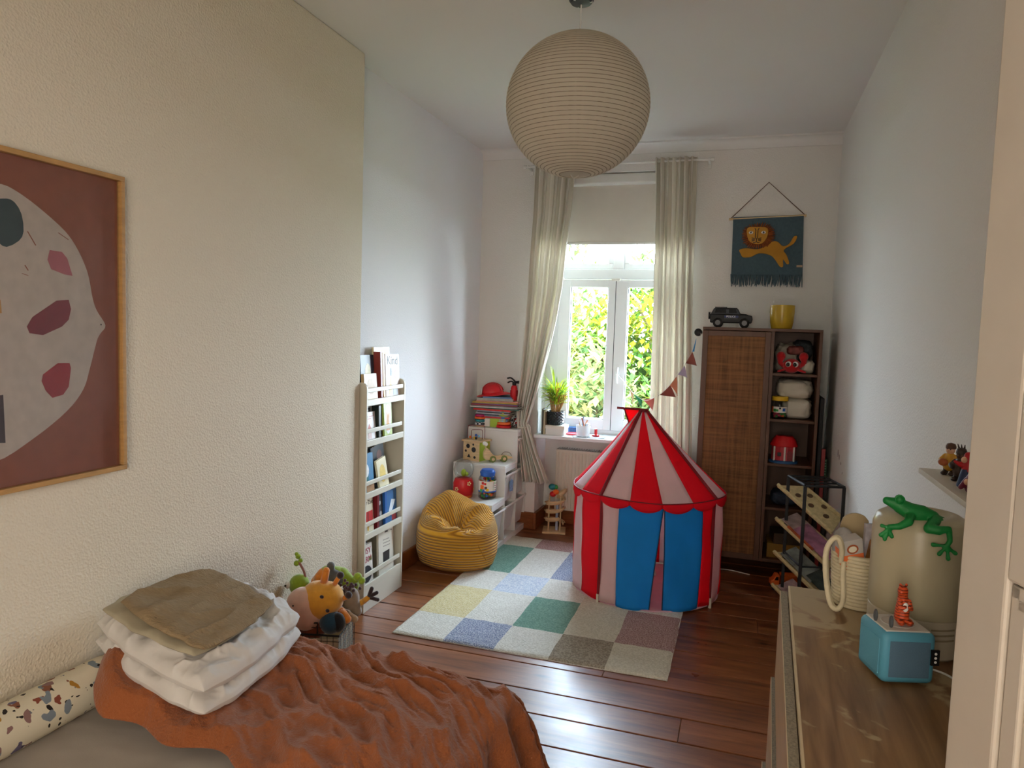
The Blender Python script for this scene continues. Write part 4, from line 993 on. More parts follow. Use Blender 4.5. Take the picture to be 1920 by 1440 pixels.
MB().tube([(.07 * cos(a) + .02, .07 * sin(a) * .7, .30 + .05 * cos(a)) for a in [-1.3 + k * .2 for k in range(16)]], .008, 6, flat=2, up=(0, 0, 1)).build('top_track', M_birch, mr, smooth=60)

# ------------------------------------------------------------------ bunting
bn = thing('bunting', 'string of pastel pennants from the window handle to the wardrobe', 'bunting', (-.978, 5.845, 1.34))
O = Vector(bn.location)
bp = [(-.978, 5.845, 1.34), (-.913, 5.79, 1.279), (-.85, 5.73, 1.226), (-.81, 5.67, 1.194), (-.745, 5.61, 1.16), (-.688, 5.55, 1.151), (-.625, 5.49, 1.18), (-.564, 5.43, 1.221), (-.499, 5.37, 1.292), (-.451, 5.31, 1.361), (-.404, 5.25, 1.427), (-.362, 5.19, 1.5), (-.332, 5.13, 1.566), (-.312, 5.12, 1.66)]
sp = [p - O for p in smoothpath(bp, 4)]
MB().tube(sp, .0018, 5).build('cord', M_white, bn)
MB().tube(smoothpath([(0, 0, 0), (.004, -.02, -.03), (.0, -.012, -.09)]), .0018, 5).build('loose_end', M_white, bn)
bm = [('#c4a37f', 2, 3, (-.802, 5.65, 1.085)), ('#2f8f62', 3.1, 4.3, (-.728, 5.6, 1.082)), ('#d9796a', 4.6, 6.1, (-.63, 5.5, 1.081)), ('#9c5a4a', 6.9, 8.0, (-.453, 5.42, 1.20)), ('#d9926c', 8.05, 9.0, (-.437, 5.36, 1.217)), ('#b7b3c6', 9.3, 10.4, (-.367, 5.25, 1.36)), ('#9a5848', 10.6, 11.8, (-.30, 5.18, 1.45)), ('#3f8fc6', 11.9, 12.8, (-.32, 5.13, 1.551))]
def at(i):
    k = min(int(i * 4), len(sp) - 1); return sp[k]
for c, i, j, ap in bm:
    A, B, P = at(i), at(j), Vector(ap) - O
    def fn(u, v, A=A, B=B, P=P):
        p = A.lerp(B, u).lerp(P, v); return p + Vector((.004 * sin(3 * v + u), -.006 * sin(pi * v) * (u - .5), 0))
    MB().grid(fn, 6, 8).build('pennant', mat('pennant_cloth', c, .8, thin=.25), bn, smooth=180, solid=.001)
hk = thing('hook', 'round black hook knob on the upper left side of the wardrobe', 'hook', (-.273, 5.19, 1.685))
MB().cyl((0, 0, 0), (-.03, -.02, 0), .007, 8).build('stem', M_white, hk); MB().lathe([(.001, 0), (.022, 0), (.027, .006), (.027, .014), (.02, .02), (.001, .021)], 20, (-.03, -.015, 0), RX(pi / 2) ).build('knob', M_blackp, hk, smooth=50)
MB().tube(smoothpath([(-.012, -.03, 0), (-.008, -.05, -.06), (-.014, -.045, -.16), (-.01, -.04, -.20)]), .002, 5).build('string', M_white, hk)

# ------------------------------------------------------------------ wall hanging with a lion
wl = thing('wall_hanging', 'slate blue fringed wall hanging with a leaping felt lion', 'wall hanging', (.12, YB, 2.13))
O = Vector((.12, 5.66, 2.13)); q = lambda P: [(x - O.x, z - O.z) for x, z in P]
M_slate = mat('slate_weave', '#4b5f68', .9, bump=.5, bscale=260, bdist=.003, var=.1, vscale=60)
FY = -.022
MB().prism(q([(-.114, 2.131), (.387, 2.13), (.371, 2.563), (-.12, 2.556)]), .006, (0, FY, 0), (1, 0, 0), (0, 0, 1), (0, -1, 0)).build('cloth', M_slate, wl)
MB().cyl((-.27, -.02, .412), (.27, -.02, .43), .009, 10).build('rod', M_birch, wl, smooth=60)
MB().tube([(-.255, -.018, .42), (0, -.006, .68), (.258, -.018, .436)], .0035, 6).build('cord', M_brown, wl)
fr = MB(); Rf = random.Random(2)
for k in range(90):
    x = -.236 + .50 * k / 89; L = .08 + Rf.uniform(-.012, .012); dx = Rf.uniform(-.012, .012)
    fr.tube([(x, FY - .003, .004), (x + dx * .4, FY - .006 - Rf.random() * .008, -L * .5), (x + dx, FY - .004, -L)], [.0035, .004, .0025], 5)
f_ = fr.build('fringe', M_slate, wl, smooth=60); f_['kind'] = 'stuff'
body = [(-.063, 2.313), (-.013, 2.325), (.076, 2.318), (.16, 2.37), (.203, 2.37), (.241, 2.337), (.283, 2.356), (.311, 2.407), (.335, 2.407), (.314, 2.356), (.249, 2.311), (.27, 2.272), (.291, 2.214), (.273, 2.208), (.247, 2.24), (.25, 2.188), (.225, 2.191), (.191, 2.24), (.153, 2.273), (.077, 2.286), (.022, 2.26), (-.034, 2.257), (-.055, 2.286)]
lion = MB().prism(blob2(q(body), 3), .014, (0, FY - .006, 0), (1, 0, 0), (0, 0, 1), (0, -1, 0)).build('lion', mat('ochre_felt', '#b9822a', .9, var=.12), wl, bevel=.004)
mn = MB(); mane = blob2(q([(-.049, 2.424), (-.027, 2.476), (.053, 2.508), (.141, 2.493), (.175, 2.435), (.166, 2.37), (.125, 2.325), (.038, 2.319), (-.027, 2.352)]), 5)
ctr = Vector((.06 - O.x, 2.41 - O.z))
for k in range(110):
    p = Vector(mane[int(k * len(mane) / 110) % len(mane)]); d = (p - ctr); s = Rf.uniform(.9, 1.06)
    mn.tube([(ctr.x + d.x * .55, FY - .016, ctr.y + d.y * .55), (ctr.x + d.x * .85, FY - .024, ctr.y + d.y * .85), (ctr.x + d.x * s, FY - .01, ctr.y + d.y * s)], [.006, .006, .003], 5)
mo = mn.build('mane', mat('rust_yarn', '#8a4a22', .95, var=.2, vscale=60), lion, smooth=60); mo['kind'] = 'stuff'
fc = MB(); fc.prism(blob2(q([(-.017, 2.469), (.054, 2.478), (.127, 2.468), (.127, 2.403), (.092, 2.357), (.042, 2.355), (-.003, 2.384)]), 3), .012, (0, FY - .018, 0), (1, 0, 0), (0, 0, 1), (0, -1, 0)).build('face', mat('ochre_face', '#c08a35', .9), lion, bevel=.003)
fe = MB(); yy = FY - .031
def fp(pts, k): fe.mm(k).prism(q(pts), .001, (0, yy + .0008, 0), (1, 0, 0), (0, 0, 1), (0, -1, 0))
for x in (.012, .10):
    fp([(x + .016 * cos(a), 2.437 + .010 * sin(a)) for a in [i * .52 for i in range(12)]], 0); fp([(x + .007 * cos(a), 2.437 + .009 * sin(a)) for a in [i * .7 for i in range(9)]], 1)
def ft(pts): fe.mm(1).tube([(x - O.x, yy, z - O.z) for x, z in pts], .0028, 5)
ft([(.038, 2.468), (.046, 2.455), (.044, 2.40), (.053, 2.388)]); ft([(.068, 2.47), (.060, 2.455), (.060, 2.40), (.053, 2.388)])
ft([(.053, 2.388), (.053, 2.370), (.040, 2.362), (.03, 2.366)]); ft([(.053, 2.370), (.066, 2.362), (.076, 2.366)])
for s in (-1, 1):
    for dz in (.0, .012, .024): ft([(.053 + s * .012, 2.392 - dz * .5), (.053 + s * .034, 2.398 - dz)])
fe.build('features', [M_eye, M_blackp], lion)
MB().prism([(.222, .055), (.262, .055), (.262, .07), (.222, .07)], .001, (0, FY - .0062, 0), (1, 0, 0), (0, 0, 1), (0, -1, 0)).build('label', mat('tan_label', '#b59b80', .6), wl)

# ------------------------------------------------------------------ wardrobe with rattan door
M_wal = mat('walnut_veneer', '#5f3d29', .45, var=.18, vscale=14, stretch=(1, 1, .25), bump=.05, bscale=80)
def rattan():
    m, nt, p = nodes_of('rattan_weave'); tc = N(nt, 'ShaderNodeTexCoord'); out = []
    for d, s in (('X', 75.0), ('Z', 68.0)):
        w = N(nt, 'ShaderNodeTexWave', i_Scale=s, i_Distortion=1.2); w.bands_direction = d; w.inputs['Detail Scale'].default_value = .6; nt.links.new(tc.outputs['Object'], w.inputs['Vector']); out.append(w)
    mu = N(nt, 'ShaderNodeMath', operation='MULTIPLY'); nt.links.new(out[0].outputs['Fac'], mu.inputs[0]); nt.links.new(out[1].outputs['Fac'], mu.inputs[1])
    mp = N(nt, 'ShaderNodeMapping'); mp.inputs['Scale'].default_value = (60, 1, 2.5); nt.links.new(tc.outputs['Object'], mp.inputs[0])
    n = N(nt, 'ShaderNodeTexNoise', i_Scale=1.0, i_Detail=3.0); nt.links.new(mp.outputs[0], n.inputs['Vector'])
    mp2 = N(nt, 'ShaderNodeMapping'); mp2.inputs['Scale'].default_value = (2.5, 1, 60); nt.links.new(tc.outputs['Object'], mp2.inputs[0])
    n2 = N(nt, 'ShaderNodeTexNoise', i_Scale=1.0, i_Detail=3.0); nt.links.new(mp2.outputs[0], n2.inputs['Vector'])
    ad = N(nt, 'ShaderNodeMath', operation='ADD'); nt.links.new(n.outputs['Fac'], ad.inputs[0]); nt.links.new(n2.outputs['Fac'], ad.inputs[1])
    a2 = N(nt, 'ShaderNodeMath', operation='MULTIPLY_ADD'); a2.inputs[1].default_value = .35; nt.links.new(mu.outputs[0], a2.inputs[0]); nt.links.new(ad.outputs[0], a2.inputs[2])
    r = N(nt, 'ShaderNodeValToRGB'); r.color_ramp.elements[0].position = .75; r.color_ramp.elements[0].color = lin('#5d3a1a'); r.color_ramp.elements[1].position = 1.3; r.color_ramp.elements[1].color = lin('#96663a')
    sc = N(nt, 'ShaderNodeMath', operation='MULTIPLY'); sc.inputs[1].default_value = .8; nt.links.new(a2.outputs[0], sc.inputs[0]); r.color_ramp.elements[0].position = .6; r.color_ramp.elements[1].position = 1.0
    nt.links.new(sc.outputs[0], r.inputs[0]); nt.links.new(r.outputs[0], p.inputs['Base Color'])
    b = N(nt, 'ShaderNodeBump', i_Strength=.6, i_Distance=.003); nt.links.new(mu.outputs[0], b.inputs['Height']); nt.links.new(b.outputs[0], p.inputs['Normal']); p.inputs['Roughness'].default_value = .6
    return m
WX0, WX1, WY0, WY1, WZ0, WZ1 = -.272, .502, 5.15, 5.60, .12, 1.725
wd = thing('wardrobe', 'walnut wardrobe with a rattan door and open shelves', 'wardrobe', (WX0, WY0, 0)); ww = WX1 - WX0; wdp = WY1 - WY0; DV = .462
MB().bx(0, .02, .02, wdp, WZ0, WZ1 - .02).build('side_panel', M_wal, wd, bevel=.002); MB().bx(ww - .02, ww, 0, wdp, WZ0, WZ1 - .02).build('side_panel', M_wal, wd, bevel=.002)
MB().bx(0, ww, .0, wdp, WZ1 - .02, WZ1).build('top_panel', M_wal, wd, bevel=.002); MB().bx(.02, ww - .02, .0, wdp, WZ0, WZ0 + .02).build('bottom_panel', M_wal, wd, bevel=.002)
MB().bx(DV - .01, DV + .01, .0, wdp, WZ0 + .02, WZ1 - .02).build('divider', M_wal, wd); MB().bx(.02, ww - .02, wdp - .012, wdp, WZ0 + .02, WZ1 - .02).build('back_panel', M_wal, wd)
SH = [1.425, 1.11, .805, .50]
for z in SH: MB().bx(DV + .01, ww - .02, .012, wdp - .012, z - .018, z).build('shelf', M_wal, wd, bevel=.002)
for x, y in ((.03, .04), (ww - .06, .04), (.03, wdp - .07), (ww - .06, wdp - .07)): MB().bx(x, x + .03, y, y + .03, 0, WZ0).build('leg', M_wal, wd)
df = MB(); d0, d1, e0, e1 = .003, DV - .012, WZ0 + .004, WZ1 - .024; fw = .036
df.bx(d0, d0 + fw, -.002, .018, e0, e1).bx(d1 - fw, d1, -.002, .018, e0, e1).bx(d0 + fw, d1 - fw, -.002, .018, e0, e0 + fw).bx(d0 + fw, d1 - fw, -.002, .018, e1 - fw, e1)
do = df.build('door', M_wal, wd, bevel=.002); MB().bx(d0 + fw, d1 - fw, .004, .012, e0 + fw, e1 - fw).build('rattan_panel', rattan(), do)
MB().tube(smoothpath([(-.05, .1, .006), (.1, .05, .006), (.25, .08, .006), (.4, .03, .006)]), .004, 6).build('cable', M_white, wd)
# on top
car = thing('toy_car', 'dark toy police car on top of the wardrobe', 'toy car', (-.092, 5.36, WZ1))
M_carb = mat('car_black', '#0e1013', .5, var=.05); M_cars = mat('car_silver', '#33383c', .5); M_cwin = mat('car_window', '#0c1012', .45, spec=.2)
cb = MB(); ly = .065
cb.mm(0).prism([(-.142, .034), (.14, .034), (.146, .06), (.142, .086), (.10, .094), (-.142, .096)], 2 * ly, (0, ly, 0), (1, 0, 0), (0, 0, 1), (0, -1, 0))
cb.build('body', M_carb, car, bevel=.006)
MB().prism([(-.140, .088), (.142, .082), (.10, .098), (.062, .100), (.045, .135), (-.118, .137), (-.138, .10)], 2 * ly - .012, (0, ly - .006, 0), (1, 0, 0), (0, 0, 1), (0, -1, 0)).build('cabin', M_cars, car, bevel=.006)
w_ = MB()
for s in (-1, 1):
    for pts in ([(-.112, .104), (-.035, .104), (-.035, .13), (-.106, .13)], [(-.015, .104), (.04, .104), (.030, .13), (-.015, .13)]): w_.prism(pts, .002, (0, s * (ly - .0055), 0), (1, 0, 0), (0, 0, 1), (0, s, 0))
w_.build('window', M_cwin, car)
MB().bx(-.112, -.03, -.05, .05, .136, .146).bx(-.03, .04, -.045, .045, .136, .141).build('roof_rack', M_blackp, car, bevel=.003)
MB().cyl((-.143, 0, .085), (-.156, 0, .085), .026, 16).build('spare_wheel', M_blackp, car, smooth=50)
for x in (-.088, .092):
    for s in (-1, 1):
        k = MB().lathe([(.001, 0), (.026, 0), (.034, .004), (.034, .02), (.026, .024), (.001, .024)], 20, (x, s * (ly - .012), .034), RX(-s * pi / 2)).build('wheel', M_blackp, car, smooth=40)
        MB().lathe([(.001, .0245), (.018, .0245), (.018, .0255), (.001, .0255)], 14, (x, s * (ly - .012), .034), RX(-s * pi / 2)).build('hubcap', M_grey, k)
MB().bx(-.045, .05, -ly - .0006, -ly, .07, .086).build('stripe', mat('navy_stripe', '#1b2f6b', .4), car); MB().bx(-.045, .045, -ly - .0006, -ly, .060, .068).build('stripe', M_cars, car)
text('lettering', 'POLICE', .019, M_eye, car, (.0, -ly - .001, .078), (1, 0, 0), (0, 0, 1), depth=.0003)
pt = tag(MB().lathe([(.060, 0), (.068, .004), (.078, .05), (.082, .12), (.081, .166), (.077, .166), (.077, .12), (.064, .012), (.001, .012)], 36).build('flower_pot', mat('mustard_glaze', '#c6a12c', .25, var=.05), loc=(.248, 5.35, WZ1), smooth=40), 'glossy mustard flower pot on top of the wardrobe', 'pot')

def puffy(name, label, cat, c, s, m, seed=0, parent=None, rz=0, amp=.012, fr=9, p=.6):
    def fn(u, v):
        t = pi * v; a = 2 * pi * u; sg = lambda q: math.copysign(abs(q) ** p, q)
        x, y, z = sg(sin(t)) * sg(cos(a)), sg(sin(t)) * sg(sin(a)), -sg(cos(t))
        d = Vector((x, y, z)); n = noise.noise(d * fr * .25 + Vector((seed, 0, 0))) + .6 * noise.noise(d * fr * .6 + Vector((seed, 3, 0)))
        k = 1 + amp * n * 8
        return (s[0] / 2 * x * k, s[1] / 2 * y * k, s[2] / 2 + s[2] / 2 * z * (k if z > 0 else 1))
    o = MB().grid(fn, 40, 24).build(name, m, parent, loc=c, rz=rz, smooth=180)
    if label: tag(o, label, cat)
    return o
M_towel = mat('greige_cloth', '#b9b0a0', .9, bump=.3, bscale=120); M_linen = mat('white_linen', '#d9d2c2', .9, bump=.2, bscale=150)
X = lambda x: x  # world x
puffy('folded_cloth', 'crumpled grey cloth at the back of the top wardrobe shelf', 'cloth', (.295, 5.43, SH[0]), (.15, .2, .20), M_towel, 1, amp=.02)
puffy('folded_cloth', 'pale folded cloth beside the crab at the right of its shelf', 'cloth', (.425, 5.32, SH[0]), (.09, .2, .09), M_linen, 2, amp=.02)
puffy('cloth_bag', 'dark patterned bag on top of the cloths in the wardrobe', 'bag', (.40, 5.44, SH[0] + .095), (.13, .16, .13), mat('dark_print_bag', '#3a3f44', .7, var=.6, vscale=30), 3, amp=.02)
puffy('toy_bundle', 'muted orange and plum toy bundle above the crab', 'toy', (.345, 5.33, SH[0] + .125), (.11, .1, .06), mat('plum_orange', '#8a4a44', .7, var=.5, vscale=18), 4, amp=.02)
cr = thing('plush_crab', 'red plush crab with big eyes on the top wardrobe shelf', 'plush toy', (.322, 5.235, SH[0]))
M_plr = mat('red_plush', '#c3161d', .9, bump=.3, bscale=200, sheen=.4)
MB().sph((0, 0, .05), (.06, .045, .05), 20, 14).build('body', M_plr, cr, smooth=180)
for s, dx in ((-1, -.075), (1, .078)):
    k = MB(); chain(k, [(s * .045, 0, .04), (dx, -.005, .07), (dx * .95, -.005, .115)], [.014, .016, .032]); k.build('claw', M_plr, cr, remesh=.004)
    e = MB().sph((s * .022, -.036, .062), (.02, .012, .02), 14, 10).build('eye', M_eye, cr, smooth=180)
    MB().sph((s * .022 - .004, -.0465, .06), (.012, .004, .014), 12, 8).build('pupil', M_blackp, e, smooth=180)
    k = MB()
    for j in range(2): chain(k, [(s * .045, -.01 - .015 * j, .025), (s * (.075 + .01 * j), -.03 - .01 * j, .012)], [.010, .007])
    k.build('leg', M_plr, cr, smooth=180)
puffy('folded_blanket', 'thick cream blanket folded at the bottom of the second wardrobe shelf', 'blanket', (.375, 5.37, SH[1]), (.19, .30, .14), M_linen, 5, amp=.014, p=.45)
puffy('folded_blanket', 'cream blanket folded on top of the other in the wardrobe', 'blanket', (.355, 5.38, SH[1] + .137), (.23, .30, .13), M_linen, 6, amp=.016, p=.5)
yj = thing('toy_jar', 'clear jar with a yellow lid on the second wardrobe shelf', 'jar', (.262, 5.225, SH[1]))
MB().lathe([(.045, 0), (.05, .005), (.05, .11), (.044, .125), (.044, .13)], 24).build('body', M_clear, yj, smooth=50); MB().lathe([(.053, .125), (.054, .13), (.054, .15), (.05, .154), (.001, .155)], 24).build('lid', M_yellow, yj, smooth=40)
lb = MB()
for a in range(-170, -10, 8):
    c, d = RAD(a), RAD(a + 8); lb.mm(0 if a > -150 else 1); lb.add([(.0506 * cos(c), .0506 * sin(c), .045), (.0506 * cos(d), .0506 * sin(d), .045), (.0506 * cos(d), .0506 * sin(d), .085), (.0506 * cos(c), .0506 * sin(c), .085)], [(0, 1, 2, 3)])
for a, z, s, k in ((-130, .06, .02, 2), (-110, .06, .015, 2), (-60, .065, .02, 3), (-90, .075, .012, 4)): dot(lb, k, a, z, s, .051)
lb.build('label', [M_paper, M_orange, M_green, M_blue, M_dark], yj)
bk = MB()
for k in range(40):
    a, r = rnd.uniform(0, 6.28), .038 * sqrt(rnd.random()); bk.mm(k % 4).box((r * cos(a), r * sin(a), rnd.uniform(.012, .055)), (.014, .014, .014), RZ(rnd.random() * 3))
o = bk.build('contents', [M_orange, M_green, M_pink, M_brown], yj); o['kind'] = 'stuff'
th = thing('toy_house', 'round red roofed toy house on the third wardrobe shelf', 'toy house', (.305, 5.255, SH[2]))
MB().lathe([(.095, 0), (.095, .012), (.085, .018), (.001, .018)], 28, sy=.8).build('base', mat('blue_base', '#2c5f96', .4), th, smooth=40)
MB().lathe([(.078, .018), (.078, .115), (.001, .115)], 10, sy=.75).build('wall', mat('house_red', '#c23a44', .45), th)
MB().lathe([(.09, .115), (.092, .122), (.075, .16), (.055, .185), (.001, .19)], 18, sy=.78).build('roof', M_red, th, smooth=30)
for x in (-.062, .005, .064): MB().cyl((x, -.058 + abs(x) * .25, .012), (x, -.058 + abs(x) * .25, .116), .007, 8).build('pillar', M_white, th, smooth=60)
MB().prism([(-.016, 0), (.016, 0), (.016, .05), (.011, .064), (0, .07), (-.011, .064), (-.016, .05)], .004, (.036, -.056, .02), (1, 0, .0), (0, 0, 1), (0, -1, 0)).build('door', mat('dark_red_door', '#7d1620', .4), th)
MB().bx(-.042, -.018, -.062, -.058, .05, .075).build('window', M_dark, th)
for k in range(7): pass
puffy('toy_bundle', 'dark blue bundle on the fourth wardrobe shelf', 'toy', (.33, 5.33, SH[3]), (.18, .2, .10), mat('dark_bundle', '#2b3546', .8, var=.4, vscale=20), 8)
tag(MB().bx(-.09, .09, -.1, .1, 0, .075).build('storage_box', mat('brown_box', '#4a3b2c', .7), loc=(.35, 5.30, WZ0 + .02 + .1015), rz=.1, bevel=.003), 'brown box stacked on the yellow box in the wardrobe base', 'box')
tag(MB().bx(-.11, .11, -.12, .12, 0, .10).build('storage_box', mat('ochre_box', '#8f6a24', .7), loc=(.34, 5.32, WZ0 + .021), bevel=.003), 'ochre box on the wardrobe floor', 'box')
# leaning things between wardrobe and wall
tag(MB().bx(-.012, .012, -.22, .22, 0, 1.27).build('folded_board', mat('black_board', '#1a1a1c', .6), loc=(.523, 5.37, .001), bevel=.003), 'tall black folded board between wardrobe and right wall', 'board')
gb = thing('game_box', 'green game box standing in the gap beside the wardrobe', 'box', (.565, 5.30, .001)); MB().bx(-.018, .014, -.12, .12, 0, .86).build('box', mat('green_box', '#2a5a3c', .5, var=.2), gb, bevel=.002)
pr_ = MB()
for k in range(9): pr_.bx(-.008, .008, -.1206, -.12, .70 + k * .018, .708 + k * .018)
pr_.build('print', mat('pale_print', '#8fae9a', .5), gb)
tag(MB().bx(-.012, .012, -.015, .015, 0, .93).build('toy_pole', mat('red_pole', '#9b4040', .5), loc=(.549, 5.165, .001), bevel=.003), 'slim red box standing in front of the green game box', 'box')

# ------------------------------------------------------------------ black rack with slanted boards
rk = thing('tilted_rack', 'black metal rack with four slanted pale boards by the right wall', 'rack', (.30, 4.528, 0))
O = Vector((.30, 4.528, 0)); cs_ = [Vector(p) - O for p in ((.30, 4.528, 0), (.372, 4.262, 0), (.578, 4.32, 0), (.51, 4.575, 0))]
RH = .842
for c in cs_: MB().bx(c.x - .009, c.x + .009, c.y - .009, c.y + .009, 0, RH).build('post', M_black, rk, bevel=.003)
tp = MB()
for a, b in ((0, 1), (1, 2), (2, 3), (3, 0)): tp.tube([cs_[a] + Vector((0, 0, RH)), cs_[b] + Vector((0, 0, RH))], .009, 6)
for t in (.33, .66): tp.tube([cs_[0].lerp(cs_[1], t) + Vector((0, 0, RH)), cs_[3].lerp(cs_[2], t) + Vector((0, 0, RH))], .006, 6)
tp.build('top_grid', M_black, rk, bevel=.001)
M_pboard = mat('pale_driftwood', '#cdb98a', .6, var=.18, vscale=7, stretch=(6, 6, 6), bump=.2, bscale=30)
bq = [Vector(p) for p in ((.242, 4.555, .776), (.389, 4.60, .776), (.588, 4.42, .643), (.528, 4.30, .581))]
for k in range(4):
    dz = Vector((.0, 0, -.205 * k)); P = [p - O + dz for p in bq]
    n = ((P[1] - P[0]).cross(P[3] - P[0])).normalized()
    if n.z < 0: n = -n
    m = MB(); m.add(P + [p - n * .016 for p in P], [(0, 1, 2, 3), (7, 6, 5, 4), (0, 4, 5, 1), (1, 5, 6, 2), (2, 6, 7, 3), (3, 7, 4, 0)])
    for a, b in ((0, 3), (1, 2)): m.tube([P[a] + n * .006, P[b] + n * .006], .011, 6)
    bo = m.build('board', M_pboard, rk, bevel=.002)
    if k == 0:
        M_peg = mat('dark_peg', '#5d4630', .6)
        U = (P[3] - P[0]).normalized(); V = n.cross(U)
        RR = Matrix((U, V, n)).transposed()
        for a, b in ((.25, .35), (.3, .8), (.5, .4), (.62, .85), (.78, .5)):
            c = P[0].lerp(P[3], a).lerp(P[1].lerp(P[2], a), b); MB().lathe([(.001, .004), (.012, .004), (.017, .002), (.017, 0), (.014, -.001)], 14, c, RR).build('peg', M_peg, bo, smooth=60)
for z in (.10, .38):
    MB().tube([cs_[0] + Vector((0, 0, z)), cs_[1] + Vector((0, 0, z))], .006, 6).tube([cs_[2] + Vector((0, 0, z)), cs_[3] + Vector((0, 0, z))], .006, 6).tube([cs_[1] + Vector((0, 0, z)), cs_[2] + Vector((0, 0, z))], .006, 6).build('crossbar', M_black, rk)
def tierbook(label, tier, a, b, w, L, th, col, off=.018, lift=0):
    dz = Vector((0, 0, -.205 * tier)); P = [p + dz for p in bq]
    U = (P[3] - P[0]).normalized(); n = ((P[1] - P[0]).cross(P[3] - P[0])).normalized()
    if n.z < 0: n = -n
    V = n.cross(U)
    c = P[0].lerp(P[3], a).lerp(P[1].lerp(P[2], a), b) + n * (off + lift)
    t = thing('slim_book', label, 'book', c, 0, 'slim books on the slanted rack'); t.rotation_euler = Matrix((U, V, n)).transposed().to_euler()
    e = .0015
    MB().bx(-L / 2, L / 2, -w / 2, w / 2, 0, e).bx(-L / 2, L / 2, -w / 2, w / 2, th - e, th).bx(-L / 2, L / 2, -w / 2, -w / 2 + e, e, th - e).build('cover', mat('slim_cover', col, .35, var=.35, vscale=22), t)
    MB().bx(-L / 2 + .003, L / 2 - .003, -w / 2 + e, w / 2 - .002, e, th - e).build('pages', M_page, t)
tierbook('mauve pink slim book sliding off the second rack board', 1, .62, .45, .11, .26, .012, '#a9718c')
tierbook('pinkish grey slim book higher on the second rack board', 1, .22, .5, .12, .16, .010, '#a08a86')
tierbook('orange slim book tucked under the mauve one on the rack', 1, .45, .15, .05, .2, .010, '#b3542e', .017)
tierbook('grey comic book on the third rack board', 2, .35, .5, .12, .24, .010, '#8a8f88')
tierbook('dark comic book low on the third rack board', 2, .75, .55, .11, .14, .010, '#4a5450')
tierbook('pale pink slim book on the bottom rack board', 3, .3, .5, .12, .22, .010, '#b79a9a')
wirem = MB()
# truck
tr = thing('toy_truck', 'orange toy truck on the floor in front of the wardrobe', 'toy truck', (.325, 4.98, 0), RAD(8))
MB().prism([(-.075, .03), (-.02, .03), (-.02, .10), (-.045, .10), (-.058, .07), (-.075, .062)], .07, (0, .035, 0), (1, 0, 0), (0, 0, 1), (0, -1, 0)).build('cab', M_orange, tr, bevel=.005)
MB().bx(-.012, .09, -.038, .038, .032, .105).build('box', mat('orange_box_body', '#e0691f', .45), tr, bevel=.004)
MB().bx(-.075, .09, -.025, .025, .018, .032).build('chassis', M_dark, tr)
for s in (-1, 1): MB().prism([(-.052, .068), (-.028, .068), (-.028, .09), (-.042, .09)], .001, (0, s * .0355, 0), (1, 0, 0), (0, 0, 1), (0, s, 0)).build('window', M_cwin, tr)
for x in (-.05, .06):
    for s in (-1, 1): MB().cyl((x, s * .024, .019), (x, s * .04, .019), .019, 16).build('wheel', M_dark, tr, smooth=50)
# plaster chips in the paint of the right wall
for y, z, s in ((4.86, .955, .022), (4.79, .94, .016), (4.70, .915, .008), (4.62, .87, .007)):
    MB().prism([(-.3 * s, -1.1 * s), (.25 * s, -.5 * s), (.35 * s, .9 * s), (-.1 * s, .5 * s), (-.45 * s, 0)], .0015, (0, 0, 0), (0, 1, 0), (0, 0, 1), (-1, 0, 0)).build('paint_chip', M_brown, bpy.data.objects['wall_right'], loc=(XR, y, z))
